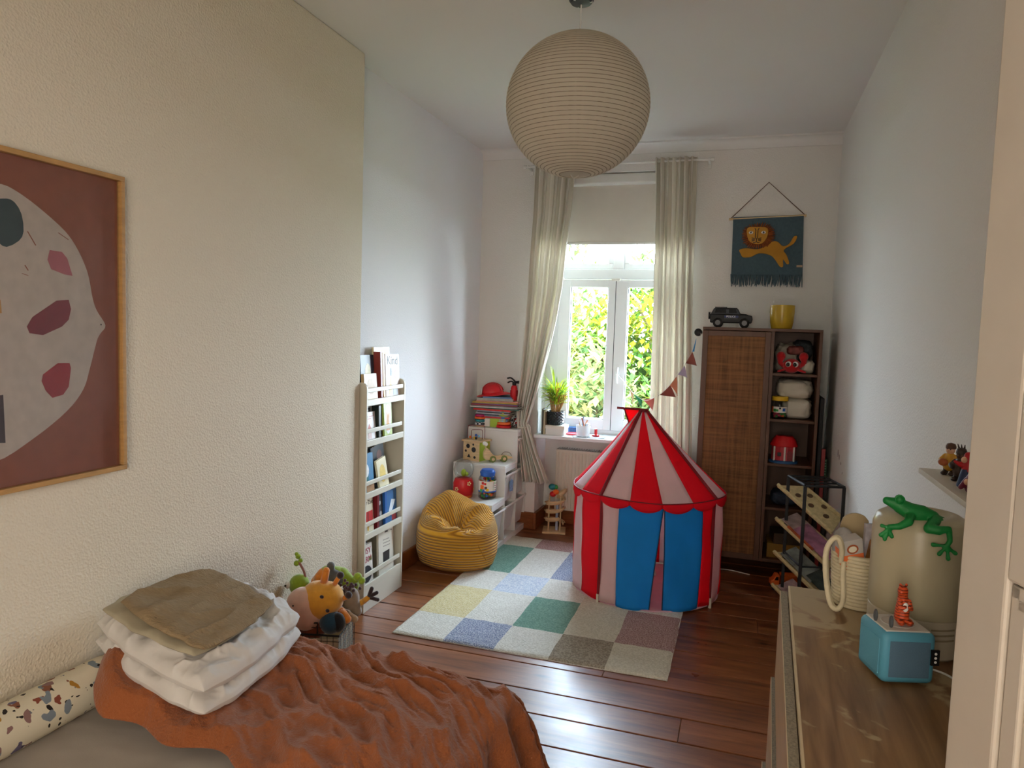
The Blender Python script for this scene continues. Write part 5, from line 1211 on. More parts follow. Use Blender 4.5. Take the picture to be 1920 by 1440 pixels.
# ------------------------------------------------------------------ dresser
def oak_top():
    m, nt, p = nodes_of('worn_oak_veneer'); tc = N(nt, 'ShaderNodeTexCoord')
    mp = N(nt, 'ShaderNodeMapping'); mp.inputs['Scale'].default_value = (14, 1.2, 14); nt.links.new(tc.outputs['Object'], mp.inputs[0])
    n = N(nt, 'ShaderNodeTexNoise', i_Scale=3.0, i_Detail=6.0, i_Distortion=.6); nt.links.new(mp.outputs[0], n.inputs['Vector'])
    r = N(nt, 'ShaderNodeValToRGB'); r.color_ramp.elements[0].position = .3; r.color_ramp.elements[0].color = lin('#6f4d2c'); r.color_ramp.elements[1].position = .75; r.color_ramp.elements[1].color = lin('#a27c52'); nt.links.new(n.outputs['Fac'], r.inputs[0])
    # worn pale patches where the varnish has gone, mostly towards the far end
    n2 = N(nt, 'ShaderNodeTexNoise', i_Scale=7.0, i_Detail=5.0, i_Distortion=1.0); nt.links.new(tc.outputs['Object'], n2.inputs['Vector'])
    sx = N(nt, 'ShaderNodeSeparateXYZ'); nt.links.new(tc.outputs['Object'], sx.inputs[0])
    ma = N(nt, 'ShaderNodeMath', operation='MULTIPLY_ADD'); ma.inputs[1].default_value = .9; ma.inputs[2].default_value = -.02; nt.links.new(sx.outputs['Y'], ma.inputs[0])
    ad = N(nt, 'ShaderNodeMath', operation='ADD'); nt.links.new(ma.outputs[0], ad.inputs[0]); mk_ = N(nt, 'ShaderNodeMath', operation='MULTIPLY_ADD'); mk_.inputs[1].default_value = 2.4; mk_.inputs[2].default_value = -.70; nt.links.new(n2.outputs['Fac'], mk_.inputs[0]); nt.links.new(mk_.outputs[0], ad.inputs[1])
    r2 = N(nt, 'ShaderNodeValToRGB'); r2.color_ramp.elements[0].position = .53; r2.color_ramp.elements[0].color = (0, 0, 0, 1); r2.color_ramp.elements[1].position = .62; nt.links.new(ad.outputs[0], r2.inputs[0])
    mx = N(nt, 'ShaderNodeMix', data_type='RGBA'); nt.links.new(r2.outputs[0], mx.inputs[0]); nt.links.new(r.outputs[0], mx.inputs[6]); mx.inputs[7].default_value = lin('#b09a76')
    nt.links.new(mx.outputs[2], p.inputs['Base Color'])
    rg = N(nt, 'ShaderNodeMapRange'); rg.inputs['To Min'].default_value = .32; rg.inputs['To Max'].default_value = .6; nt.links.new(r2.outputs[0], rg.inputs['Value']); nt.links.new(rg.outputs[0], p.inputs['Roughness'])
    return m
M_oak = mat('oak_veneer', '#b08d62', .45, var=.1, vscale=14, stretch=(4, .4, 4)); M_edge = mat('pale_edge_band', '#d3bd98', .5, var=.05)
DZ = 1.0
ds = thing('dresser', 'oak veneer dresser with a worn top by the right wall', 'dresser', (.1335, 1.562, 0), RAD(-1.85))
DW, DL = .43, .87
tpm = MB().mm(0).bx(.004, DW, -DL / 2, DL / 2, DZ - .028, DZ); tpm.mm(1).bx(.0, .004, -DL / 2, DL / 2, DZ - .028, DZ)
tpm.build('top_panel', [oak_top(), M_edge], ds)
for a in (-DL / 2, DL / 2 - .018): MB().bx(.004, DW, a, a + .018, 0, DZ - .028).build('side_panel', M_oak, ds)
MB().bx(DW - .01, DW - .002, -DL / 2 + .018, DL / 2 - .018, .05, DZ - .028).build('back_panel', M_oak, ds)
M_ply = mat('speckled_board_edge', '#8d8069', .7, var=.3, vscale=220)
for k, (z1, out) in enumerate(((.985, .020), (.745, .030), (.505, .040), (.265, .028))):
    z0 = z1 - .235 if k < 3 else .04
    d = MB(); a, b = -DL / 2 + .004, DL / 2 - .004 - .0
    d.mm(0).bx(-out - .0, -out + .018, a, b, z0, z1 - .001); d.mm(1).bx(-out, -out + .0015, a, b, z1 - .001, z1 + .0006); d.mm(2).bx(-out + .0015, -out + .018, a, b, z1 - .001, z1)
    f = d.build('drawer', [M_oak, M_edge, M_ply], ds)
    MB().bx(-out + .018, DW - .04, a + .03, b - .03, z0 + .02, z1 - .05).build('drawer_box', mat('drawer_box', '#cfc4ae', .7), f)

# humidifier
hu = thing('humidifier', 'tall cream humidifier with vents standing on the dresser', 'humidifier', (.385, 1.712, DZ))
RH_ = .093
MB().lathe([(RH_ - .006, 0), (RH_, .006), (RH_, .082), (RH_ - .002, .084)], 40).build('base', mat('warm_white_base', '#b9ae98', .4, var=.02), hu, smooth=40)
MB().lathe([(RH_ - .001, .0845), (RH_ + .001, .088), (RH_ + .001, .262), (RH_ - .006, .280), (RH_ - .022, .290), (RH_ - .040, .292), (RH_ - .045, .287), (.001, .287)], 40).build('tank', frosted('milky_tank', '#b8ae90', .95, .3), hu, smooth=60)
vn = MB()
for k in range(3):
    for a in range(12): 
        c = RAD(-82 + a * 2.6); vn.box((RH_ * cos(c), RH_ * sin(c), .046 + k * .011), (.0012, .0046, .0035), RZ(c))
vn.build('vent', mat('vent_slot', '#8c8068', .6), hu)
MB().lathe([(.014, .287), (.013, .293), (.001, .294)], 18, (-.02, -.03, 0)).build('nozzle', M_shelfwhite, hu, smooth=50)
# frog
fg = thing('toy_frog', 'green jointed toy frog draped over the humidifier top', 'toy', (.35, 1.65, 1.293))
O = Vector(fg.location)
def F(x, z, y): 
    k = y / 1.646; return Vector((x * k, y, 1.65 - (1.65 - z) * k)) - O
M_frog = mat('frog_green', '#0f7a35', .5, var=.08, bump=.25, bscale=260)
k = MB()
chain(k, [F(.303, 1.322, 1.655), F(.318, 1.318, 1.655), F(.331, 1.312, 1.655), F(.35, 1.303, 1.655), F(.368, 1.301, 1.655), F(.388, 1.296, 1.655), F(.40, 1.290, 1.655)], [.0085, .0125, .016, .0185, .0185, .0145, .010], 14)
chain(k, [F(.349, 1.294, 1.640), F(.346, 1.281, 1.612), F(.330, 1.270, 1.606), F(.312, 1.267, 1.606)], [.0095, .009, .007, .006])
for a, b in ((.297, 1.268), (.296, 1.248), (.304, 1.240), (.317, 1.247)):
    chain(k, [F(.311, 1.265, 1.606), F((a + .311) / 2, (b + 1.265) / 2, 1.606), F(a, b, 1.607)], [.0045, .0030, .0046])
chain(k, [F(.345, 1.300, 1.668), F(.340, 1.2955, 1.69), F(.328, 1.2985, 1.70), F(.324, 1.2975, 1.69)], [.008, .007, .0055, .005])
chain(k, [F(.395, 1.290, 1.640), F(.384, 1.272, 1.610), F(.402, 1.270, 1.606), F(.420, 1.275, 1.608), F(.424, 1.250, 1.609), F(.419, 1.240, 1.609)], [.011, .0105, .0095, .006, .0052, .005])
for a, b in ((.394, 1.239), (.406, 1.221), (.423, 1.213), (.435, 1.226)):
    chain(k, [F(.419, 1.239, 1.609), F((a + .419) / 2, (b + 1.239) / 2, 1.609), F(a, b, 1.610)], [.0045, .0030, .0048])
chain(k, [F(.40, 1.292, 1.67), F(.412, 1.289, 1.685), F(.425, 1.286, 1.68)], [.010, .008, .006])
k.build('body', M_frog, fg, remesh=.0017)
for dy in (-.010, .012):
    c = F(.327, 1.327, 1.655 + dy)
    e = MB().sph(c, .0095, 16, 12).build('eye', M_frog, fg, smooth=180)
    MB().tube([c + Vector((.0092 * cos(t), (-.0042 if dy < 0 else .0042), .0092 * sin(t))) for t in [t * .6 for t in range(11)]], .0008, 4, closed=True).build('eyelid', mat('frog_ridge', '#1c8f48', .5), e)
tag(MB().prism(blob2([(-.03, 0), (.03, 0), (.034, .19), (.02, .222), (-.005, .236), (-.032, .235)], 3), .012, (0, .006, 0), (1, 0, 0), (0, 0, 1), (0, -1, 0)).build('picture_card', mat('amber_card', '#d99a1f', .5), loc=(.498, 1.90, DZ + .0005), rz=.1), 'amber card standing behind the humidifier, peeking out beside the frog', 'card')

# rope basket with things in it
rb_ = thing('rope_basket', 'cream rope basket with loop handles on the dresser', 'basket', (.305, 1.925, DZ))
M_rope = mat('cream_rope', '#d3c6a6', .9, bump=.5, bscale=180, bdist=.003, var=.08, vscale=40)
nb = 15; pr = []
for i in range(nb):
    z = .006 + i * .0088; r = .058 + .008 * (i / nb)
    for s in range(5): t = -pi / 2 + pi * s / 4; pr.append((r + .0035 * cos(t), z + .0044 * sin(t)))
pr = [(.001, 0.001), (.055, .001)] + pr + [(pr[-1][0] - .010, pr[-1][1]), (.054, .02), (.001, .012)]
MB().lathe(pr, 36).build('body', M_rope, rb_, smooth=60)
O = Vector(rb_.location); lp = [(.253, 1.866, 1.118), (.251, 1.85, 1.152), (.24, 1.835, 1.181), (.226, 1.83, 1.179), (.214, 1.83, 1.148), (.217, 1.83, 1.089), (.23, 1.83, 1.026), (.247, 1.83, 1.012), (.258, 1.832, 1.036), (.257, 1.85, 1.088), (.258, 1.858, 1.12)]
for off in (0, .0095):
    MB().tube(smoothpath([Vector(p) - O + Vector((off * .3, off, 0)) for p in lp], 5), .0058, 8).build('handle', M_rope, rb_, smooth=60)
MB().tube(smoothpath([(.02, .061, .11), (.03, .066, .15), (.06, .05, .15), (.063, .03, .11)], 5), .0055, 8).build('handle', M_rope, rb_, smooth=60)
ct = thing('carton', 'orange and white carton sticking out of the rope basket', 'carton', (.287, 1.905, 1.055), rot=(RAD(8), RAD(-12), RAD(18)))
MB().bx(-.026, .026, -.018, .018, 0, .125).build('box', mat('silver_card', '#b9b3ad', .45, var=.08), ct, bevel=.001)
cpz = MB(); cpz.bx(-.0255, .0255, -.0185, -.018, .045, .088).mm(1).prism(oval(0, .102, .014, .012, 20), .0008, (0, -.018, 0), (1, 0, 0), (0, 0, 1), (0, -1, 0)).mm(2).prism(oval(0, .102, .010, .008, 20), .0010, (0, -.018, 0), (1, 0, 0), (0, 0, 1), (0, -1, 0)).mm(0).bx(-.0265, -.026, -.0175, .0175, .045, .1)
cpz.build('print', [mat('carton_orange', '#e5743f', .45, var=.06), mat('carton_brown', '#a5562f', .5), M_page], ct)
ly_ = MB()
for i, hh in enumerate((.012, .016, .009, .016, .011, .013)): ly_.bx(-.017 + i * .006, -.0155 + i * .006, -.0189, -.0185, .066 - hh / 2, .066 + hh / 2)
ly_.build('lettering', M_page, ct)
kb = thing('toffee_bag', 'brown orange paper packet behind the carton in the basket', 'packet', (.330, 1.925, 1.05), rot=(0, RAD(10), .2))
MB().prism([(-.022, 0), (.022, 0), (.024, .105), (.012, .117), (.004, .108), (-.006, .12), (-.016, .106), (-.023, .112)], .022, (0, .011, 0), (1, 0, 0), (0, 0, 1), (0, -1, 0)).build('packet', mat('toffee_paper', '#a86a22', .5, var=.3, vscale=30), kb)
tag(MB().bx(-.03, .03, -.006, .006, 0, .15).build('photo_card', mat('photo_card', '#c9c2c8', .35, var=.35, vscale=28), loc=(.342, 1.952, 1.05), rz=.25, bevel=.001), 'pale card with black marks at the back of the rope basket', 'card')
tag(MB().bx(-.02, .02, -.007, .007, 0, .085).build('red_box', mat('dark_red_box', '#8d2024', .45), loc=(.318, 1.888, 1.045), rot=(0, .35, .1), bevel=.001), 'dark red box lying low in the rope basket', 'box')
tag(MB().sph((0, 0, .02), .022).build('green_ball', mat('apple_green', '#8cc453', .5), loc=(.347, 1.895, 1.085), smooth=180), 'apple green ball at the rim of the rope basket', 'ball')
tag(MB().lathe([(.001, 0), (.024, 0), (.026, .02), (.022, .045), (.012, .058), (.001, .062)], 18).build('felt_hat', mat('grey_felt', '#9a9490', .95, bump=.5, bscale=150), loc=(.262, 1.915, 1.13), smooth=60), 'small grey felt hat on the left side of the rope basket', 'hat')
tag(MB().prism(blob2([(-.03, 0), (.03, 0), (.028, .05), (.0, .065), (-.03, .05)], 3), .008, (0, 0, 0), (1, 0, 0), (0, 0, 1), (0, -1, 0)).build('tan_board', mat('tan_card', '#a08c68', .7), loc=(.294, 1.965, 1.155)), 'tan rounded card standing at the back of the rope basket', 'card')
fb = MB(); fb.cyl((.0, 0, .0), (.0, 0, .012), .01, 10)

# audio cube with figurine
tn = thing('audio_cube', 'sky blue fabric audio cube on the dresser', 'speaker', (.316, 1.535, DZ), RAD(17))
M_tb = mat('sky_blue_rubber', '#4f92a8', .5, var=.03); M_tf = mat('shaded_blue_fabric', '#536f82', .9, bump=.5, bscale=500, var=.05)  # front fabric greyed: the shade on that face is put into its colour
a = .051
c = MB(); c.bx(-a, a, -a, a, .004, .104).build('body', M_tb, tn, bevel=.013, bseg=5, smooth=180)
MB().bx(-a + .013, a - .013, -a - .0012, a, .018, .088).build('front_fabric', M_tf, tn, bevel=.001); MB().bx(-a - .0012, a + .0012, -a + .013, a - .013, .018, .088).build('side_fabric', mat('sky_blue_fabric', '#5c9cb2', .9, bump=.5, bscale=500), tn, bevel=.001)
MB().bx(-a + .009, a - .009, -a + .009, a - .009, .100, .1055).build('top_plate', mat('pale_plate', '#c8c2b8', .45), tn, bevel=.002, bseg=2)
MB().lathe([(.026, .1052), (.0265, .1064), (.028, .1068), (.0295, .1064), (.030, .1052)], 28).build('top_ring', mat('pale_ring', '#b9b3aa', .45), tn, smooth=60)
for x, y in ((-.040, .006), (-.026, -.026)): MB().sph((x, y, .116), (.0035, .0065, .0125), 12, 10).build('ear', mat('charcoal_rubber', '#4a4d50', .6), tn, smooth=180)
MB().bx(a - .012, a + .003, -a - .004, -a + .0, .045, .075).build('fabric_tag', M_blackp, tn)
tg = MB()
for i in range(3): tg.lathe([(.0012, 0), (.0026, 0), (.0026, .0004), (.0012, .0004)], 10, (a - .0045, -a - .004, .052 + i * .008), RX(pi / 2))
tg.build('tag_mark', M_eye, tn)
ft_ = thing('animal_figurine', 'small orange striped sitting cat figurine on the audio cube', 'figurine', tn.location + Vector((.006, -.002, .1057)), RAD(20))
M_tig = mat('burnt_orange', '#c8491c', .5, var=.1, vscale=80)
nt = M_tig.node_tree; w = N(nt, 'ShaderNodeTexWave', i_Scale=55.0, i_Distortion=4.0); w.bands_direction = 'Z'; tcx = N(nt, 'ShaderNodeTexCoord'); nt.links.new(tcx.outputs['Object'], w.inputs['Vector'])
rp = N(nt, 'ShaderNodeValToRGB'); rp.color_ramp.elements[0].position = .12; rp.color_ramp.elements[0].color = lin('#6d2410'); rp.color_ramp.elements[1].position = .3; rp.color_ramp.elements[1].color = lin('#cf4f20'); nt.links.new(w.outputs['Fac'], rp.inputs[0]); nt.links.new(rp.outputs[0], nt.nodes['Principled BSDF'].inputs['Base Color'])
k = MB(); chain(k, [(0, 0, .012), (.001, .0, .032), (0, 0, .05)], [.0135, .0125, .0095]); chain(k, [(0, 0, .05), (-.002, -.002, .066)], [.0085, .0095]); k.sph((-.007, -.006, .064), .0055)
for s in (-1, 1):
    k.sph((s * .006, .001, .0755), (.003, .002, .004)); chain(k, [(s * .009, -.006, .046), (s * .011, -.012, .032), (s * .004, -.016, .038)], [.0045, .004, .0035]); k.sph((s * .008, -.012, .006), (.006, .009, .006))
chain(k, [(.01, .008, .006), (.018, .0, .005), (.014, -.014, .005)], [.004, .0035, .003]); k.build('body', M_tig, ft_, remesh=.0012)
MB().sph((-.001, -.0125, .036), (.006, .004, .0095)).build('belly', M_eye, ft_, smooth=180)
cb_ = tag(MB().tube(smoothpath([(.03, -.02, .004), (.055, -.035, .003), (.075, -.075, .003), (.095, -.12, .003), (.13, -.18, .003)], 6), .0022, 6).build('power_cable', M_white, loc=(.36, 1.60, DZ), smooth=60), 'thin white cable lying on the dresser beside the audio cube', 'cable')

# ------------------------------------------------------------------ ledge with figurines
LZ = 1.30
tag(MB().prism([(0, 0), (0, -1.0), (-.108, -1.0), (-.108, -.002)], .014, (XR - .0005, 2.275, LZ - .014), (1, 0, 0), (0, 1, 0), (0, 0, 1)).build('wall_ledge', mat('stone_grey_ledge', '#c9bfae', .5, var=.04), bevel=.001), 'narrow pale ledge on the right wall', 'shelf')
def peg(label, x, y, rz, coat, pants, hat, face, acc=None, h=.085):
    t = thing('figurine', label, 'figurine', (x, y, LZ), rz, 'figurines on the wall ledge')
    k = MB()
    for s in (-1, 1): k.sph((s * .010, -.006, .005), (.0085, .013, .006)); chain(k, [(s * .009, 0, .01), (s * .008, 0, .026)], [.007, .0085])
    k.build('leg', pants, t, remesh=.002)
    k = MB(); chain(k, [(0, 0, .028), (0, 0, .05)], [.018, .0125])
    for s in (-1, 1): chain(k, [(s * .013, 0, .052), (s * .022, -.006, .040), (s * .012, -.018, .036)], [.006, .0055, .005])
    k.build('coat', coat, t, remesh=.002)
    hd = MB(); hd.sph((0, -.001, .068), (.011, .0105, .012)); hd.sph((0, -.013, .068), .0035); hd.build('head', face, t, smooth=180)
    MB().lathe([(.0125, .072), (.0128, .078), (.010, .085), (.001, .088)], 16).build('hat', hat, t, smooth=60)
    e = MB()
    for s in (-1, 1): e.sph((s * .0042, -.0102, .071), .0016, 8, 6)
    e.build('eye', M_blackp, t)
    if acc: acc(t)
    return t
M_ochre = mat('ochre_coat', '#c28f2a', .5); M_dk = mat('dark_brown_paint', '#3a2c25', .5); M_navy = mat('navy_paint', '#22345e', .45); M_redp = mat('red_paint', '#b3151c', .45); M_mar = mat('maroon_paint', '#6d2038', .45)
def acc1(t): MB().sph((-.006, -.024, .036), (.013, .008, .010)).build('brown_bundle', mat('leather_bundle', '#a5562a', .5), t, smooth=180)
peg('figurine in an ochre coat holding a brown bundle at the end of the ledge', .548, 2.185, RAD(-40), M_ochre, M_dk, M_brown, M_skin, acc1)
def acc2(t):
    m = MB()
    for s in (-1, 0, 1): m.tube([(s * .006, .0, .084), (s * .009, -.004, .097)], [.003, .0008], 5)
    m.build('horn', M_dk, t)
peg('dark brown figurine with pointed tufts standing second on the ledge', .55, 2.095, RAD(-40), M_dk, M_dk, M_dk, M_brown, acc2)
c_ = thing('figurine', 'figurine in a red hood and dark blue skirt on the ledge', 'figurine', (.545, 2.02, LZ), RAD(-40), 'figurines on the wall ledge')
MB().lathe([(.020, 0), (.021, .003), (.012, .045), (.001, .048)], 20).build('skirt', M_navy, c_, smooth=60)
k = MB(); chain(k, [(0, 0, .046), (0, .002, .062), (0, .003, .078)], [.013, .014, .010]); chain(k, [(-.01, -.01, .055), (-.02, -.02, .062)], [.007, .004]); k.build('hood', M_redp, c_, remesh=.002)
MB().sph((-.003, -.011, .068), (.007, .006, .008)).build('face', M_skin, c_, smooth=180)
c_ = thing('figurine', 'maroon figurine with a red block hat nearest the door on the ledge', 'figurine', (.54, 1.945, LZ), RAD(-40), 'figurines on the wall ledge')
k = MB(); chain(k, [(0, 0, .012), (0, 0, .034)], [.018, .016])
for s in (-1, 1): chain(k, [(s * .012, -.005, .03), (s * .018, -.02, .012)], [.007, .006])
k.build('body', M_mar, c_, remesh=.002); MB().bx(-.012, .012, -.010, .010, .048, .078).bx(.0, .005, -.002, .003, .078, .09).build('hat', M_redp, c_, bevel=.003)
MB().sph((-.006, -.016, .026), (.008, .005, .008)).build('face', M_skin, c_, smooth=180)

# ------------------------------------------------------------------ bed
bx0, bx1, by0, by1, bz = XL + .008, -.73, .15, 2.24, .40
bed = thing('bed', 'low bed with a pale grey fitted sheet along the left wall', 'bed', (bx0, by0, 0))
MB().bx(.01, bx1 - bx0 - .01, .01, by1 - by0 - .01, 0, .20).build('base', mat('bed_base', '#b9a98e', .6), bed, bevel=.006)
M_sheet = mat('grey_cotton_sheet', '#aaa196', .9, var=.03, bump=.15, bscale=300)
def msh(u, v):
    x = (bx1 - bx0) * u; y = (by1 - by0) * v
    e = min(x, bx1 - bx0 - x, y, by1 - by0 - y)
    z = bz - .03 * max(0, 1 - e / .05) ** 2
    z += .004 * noise.noise(Vector((x * 3, y * 9, 0))) + .003 * (1 - abs(noise.noise(Vector((x * 5 + y * 2, y * 7 - x * 2, 4))))) ** 5
    return (x, y, z)
mt = MB(); mt.bx(.0, bx1 - bx0, 0, by1 - by0, .20, bz - .03); mt.grid(msh, 70, 110); mt.build('mattress', M_sheet, bed, smooth=50)
def bolster_mat():
    m = mat('patterned_bolster', '#ddd4bc', .85, var=.03, bump=.1, bscale=300); nt = m.node_tree; p = nt.nodes['Principled BSDF']
    tc = N(nt, 'ShaderNodeTexCoord'); last = None
    base = [l for l in nt.links if l.to_socket == p.inputs['Base Color']][0].from_socket
    for sc, thr, cols, off in ((24.0, .36, ('#8d5a44', '#6f7079', '#8b4a38', '#a8782c', '#7c8a92', '#6b6480'), (0, 0, 0)), (36.0, .22, ('#26201e', '#2a2422'), (4, 2, 7)), (18.0, .30, ('#b0802f', '#8f6d6a', '#7f8a94'), (9, 5, 1))):
        mp = N(nt, 'ShaderNodeMapping'); mp.inputs['Location'].default_value = off; nt.links.new(tc.outputs['Object'], mp.inputs[0])
        nz = N(nt, 'ShaderNodeTexNoise', i_Scale=22.0); nt.links.new(mp.outputs[0], nz.inputs['Vector'])
        va = N(nt, 'ShaderNodeVectorMath', operation='MULTIPLY_ADD'); va.inputs[1].default_value = (.05, .05, .05); nt.links.new(nz.outputs['Color'], va.inputs[0]); nt.links.new(mp.outputs[0], va.inputs[2])
        v = N(nt, 'ShaderNodeTexVoronoi', i_Scale=sc); nt.links.new(va.outputs[0], v.inputs['Vector'])
        sp_ = N(nt, 'ShaderNodeSeparateColor'); nt.links.new(v.outputs['Color'], sp_.inputs[0])
        cr_ = N(nt, 'ShaderNodeValToRGB'); cr_.color_ramp.interpolation = 'CONSTANT'
        while len(cr_.color_ramp.elements) < len(cols): cr_.color_ramp.elements.new(.5)
        for i, c in enumerate(cols): cr_.color_ramp.elements[i].position = i / len(cols); cr_.color_ramp.elements[i].color = lin(c)
        nt.links.new(sp_.outputs[0], cr_.inputs[0])
        th = N(nt, 'ShaderNodeMath', operation='MULTIPLY'); th.inputs[1].default_value = thr * 1.4; nt.links.new(sp_.outputs[1], th.inputs[0])
        lt_ = N(nt, 'ShaderNodeMath', operation='LESS_THAN'); nt.links.new(v.outputs['Distance'], lt_.inputs[0]); nt.links.new(th.outputs[0], lt_.inputs[1])
        mx = N(nt, 'ShaderNodeMix', data_type='RGBA'); nt.links.new(lt_.outputs[0], mx.inputs[0]); nt.links.new(base, mx.inputs[6]); nt.links.new(cr_.outputs[0], mx.inputs[7]); base = mx.outputs[2]
    nt.links.new(base, p.inputs['Base Color']); return m
bo_ = MB(); rr = .072
pts = [(0, y, 0) for y in [.3 + i * .05 for i in range(32)]]
bo_.tube(pts, [rr * (.6 if i in (0, 31) else .93 if i in (1, 30) else 1) for i in range(32)], 28)
bol = bo_.build('bolster', bolster_mat(), loc=(XL + .088, 0, bz + .070), smooth=50); tag(bol, 'cream bolster with scattered leaf prints along the left wall', 'bolster')

M_rust = mat('rust_muslin', '#98552c', .92, var=.07, vscale=4, bump=.8, bscale=120, bdist=.006, sheen=.15)
X1, Y1, ZT = -.735, 2.26, .476
NBt = [(-2.02, 1.83), (-1.93, 1.72), (-1.86, 1.65), (-1.75, 1.60), (-1.5, 1.585), (-1.3, 1.575), (-1.1, 1.52), (-.9, 1.42), (-.7, 1.2), (-.2, .9)]
def ridge(p, k): return (1 - abs(noise.noise(p))) ** k
def duv(u, v):
    x = -2.0 + (X1 + .45 + 2.0) * u
    y = interp(NBt, x); y = y + .02 * sin(x * 22) + (Y1 + .36 - y) * v
    # broad and fine wrinkles, running down towards the near right
    al, ac = x * .78 - y * .62, x * .62 + y * .78      # along and across the folds
    wp = .10 * noise.noise(Vector((x * 2.5, y * 2.5, 5)))
    q = Vector((al * 1.6, (ac + wp) * 5.0, 0)); q2 = Vector((al * 3.4, (ac + wp) * 12.0, 3)); q3 = Vector((al * 8, (ac + wp * .5) * 27, 8)); q4 = Vector((x * 24, y * 24, 2))
    cal = .75 + .25 * min(1, max(0, (x + 1.7) / .6))
    w = cal * (.036 * (ridge(q, 3) - .4) + .026 * (ridge(q2, 4) - .3) + .012 * (ridge(q3, 2) - .5)) + .003 * noise.noise(q4) + .016 * noise.noise(Vector((x * 2, y * 2, 9)))
    dx, dy = max(0, x - X1), max(0, y - Y1); d = sqrt(dx * dx + dy * dy)
    edge = min(1, v / .04) ; th = .03 * edge
    bunch = .10 * math.exp(-(((x + 1.88) / .16) ** 2 + ((y - 1.78) / .20) ** 2))
    if d < 1e-6:
        fall = .05 * max(0, 1 - (X1 - x) / .3) ** 2 + .012 * max(0, 1 - (Y1 - y) / .2) ** 2
        return (x, y, max(bz + .004, ZT - .03 + th + w * edge - fall + bunch))
    r = .07; nx, ny = dx / d, dy / d; s = d / r
    along = (y if dx > dy else x)
    if s < pi / 2: h, z = r * sin(s), ZT - .05 - r * (1 - cos(s))
    else:
        e = d - r * pi / 2; h, z = r + .36 * e, ZT - .05 - r - .95 * e
    an = math.atan2(ny, nx)
    ruf = (.022 * sin(along * 34 + an * 9) + .014 * noise.noise(Vector((along * 16, an * 3, 1)))) * min(1, d / .15)
    return (min(x, X1) + nx * (h + ruf), min(y, Y1) + ny * (h + ruf), max(.012, z + w * .6))
dv = MB().grid(duv, 320, 260).build('duvet', M_rust, smooth=180, solid=.006); tag(dv, 'crumpled rust muslin duvet spread over the bed and hanging off its end', 'duvet')

def quadpuff(name, label, cat, Q, zs, h, m, seed, wr=.010, fr=7, p=5, n=70, layers=1, gap=.0, parent=None, ins=0.0, fine=.0):
    """Q four plan corners, zs their base heights; layers of soft fabric stacked on each other"""
    mb = MB()
    for L in range(layers):
        k = 1 - ins * L
        def P(u, v, s, L=L, k=k):
            U, V = 2 * u - 1, 2 * v - 1
            # crowd samples towards the edges
            U = math.copysign(abs(U) ** .7, U); V = math.copysign(abs(V) ** .7, V)
            f = ((1 - abs(U) ** p) * (1 - abs(V) ** p)) ** .45
            U2, V2 = U * sqrt(1 - .20 * V * V), V * sqrt(1 - .20 * U * U); a, b = (U2 * 1.05 * k + 1) / 2, (V2 * 1.05 * k + 1) / 2
            x = (1 - a) * (1 - b) * Q[0][0] + a * (1 - b) * Q[1][0] + a * b * Q[2][0] + (1 - a) * b * Q[3][0]
            y = (1 - a) * (1 - b) * Q[0][1] + a * (1 - b) * Q[1][1] + a * b * Q[2][1] + (1 - a) * b * Q[3][1]
            z = (1 - a) * (1 - b) * zs[0] + a * (1 - b) * zs[1] + a * b * zs[2] + (1 - a) * b * zs[3] + L * (h + gap)
            nn = noise.noise(Vector((x * fr, y * fr, seed + L))) ; rg = ridge(Vector((x * fr * 1.5 + 2, y * fr * .9 - x * 3, seed * 2 + L)), 4) - .3
            x += .012 * noise.noise(Vector((U * 3, V * 3, seed + 5 + L))); y += .012 * noise.noise(Vector((U * 3, V * 3, seed + 9 + L)))
            w = (wr * nn + wr * 1.2 * rg + fine * (ridge(Vector((x * 30, y * 30, seed)), 2) - .5)) * f
            return (x, y, z + h / 2 + s * (h / 2) * f + (w if s > 0 else w * .3))
        mb.grid(lambda u, v: P(u, v, 1), n, n); mb.grid(lambda u, v: P(1 - u, v, -1), n, n)
    o = mb.build(name, m, parent, smooth=180)
    if label: tag(o, label, cat)
    return o
M_cotton = mat('white_cotton', '#d4cec8', .8, var=.02, bump=.12, bscale=200, sheen=.2)
quadpuff('folded_duvet', 'white folded duvet stacked on the rust duvet by the wall', 'folded duvet', [(-2.015, 1.765), (-1.40, 1.60), (-1.46, 2.19), (-1.93, 2.30)], [.535, .475, .485, .52], .096, M_cotton, 3, wr=.024, fr=9, layers=2, gap=-.034, ins=.015, n=120, p=5, fine=.007)
M_musl = mat('olive_muslin', '#957f60', .95, var=.08, vscale=30, bump=.9, bscale=55, bdist=.006, stretch=(1.2, 4, 1))
M_mback = mat('pale_olive_binding', '#b0a58c', .9, var=.04)
bt_ = thing('folded_blanket', 'olive crinkled muslin blanket folded on top of the white duvet', 'blanket', (0, 0, 0))
quadpuff('lower_fold', None, None, [(-1.985, 1.775), (-1.485, 1.66), (-1.51, 2.05), (-1.97, 2.15)], [.680, .646, .650, .676], .024, M_mback, 12, wr=.008, fr=6, p=9, n=50, parent=bt_)
quadpuff('upper_fold', None, None, [(-1.935, 1.80), (-1.455, 1.665), (-1.49, 2.06), (-1.93, 2.20)], [.702, .667, .672, .698], .028, M_musl, 17, wr=.012, fr=6, p=9, n=70, parent=bt_, fine=.003)

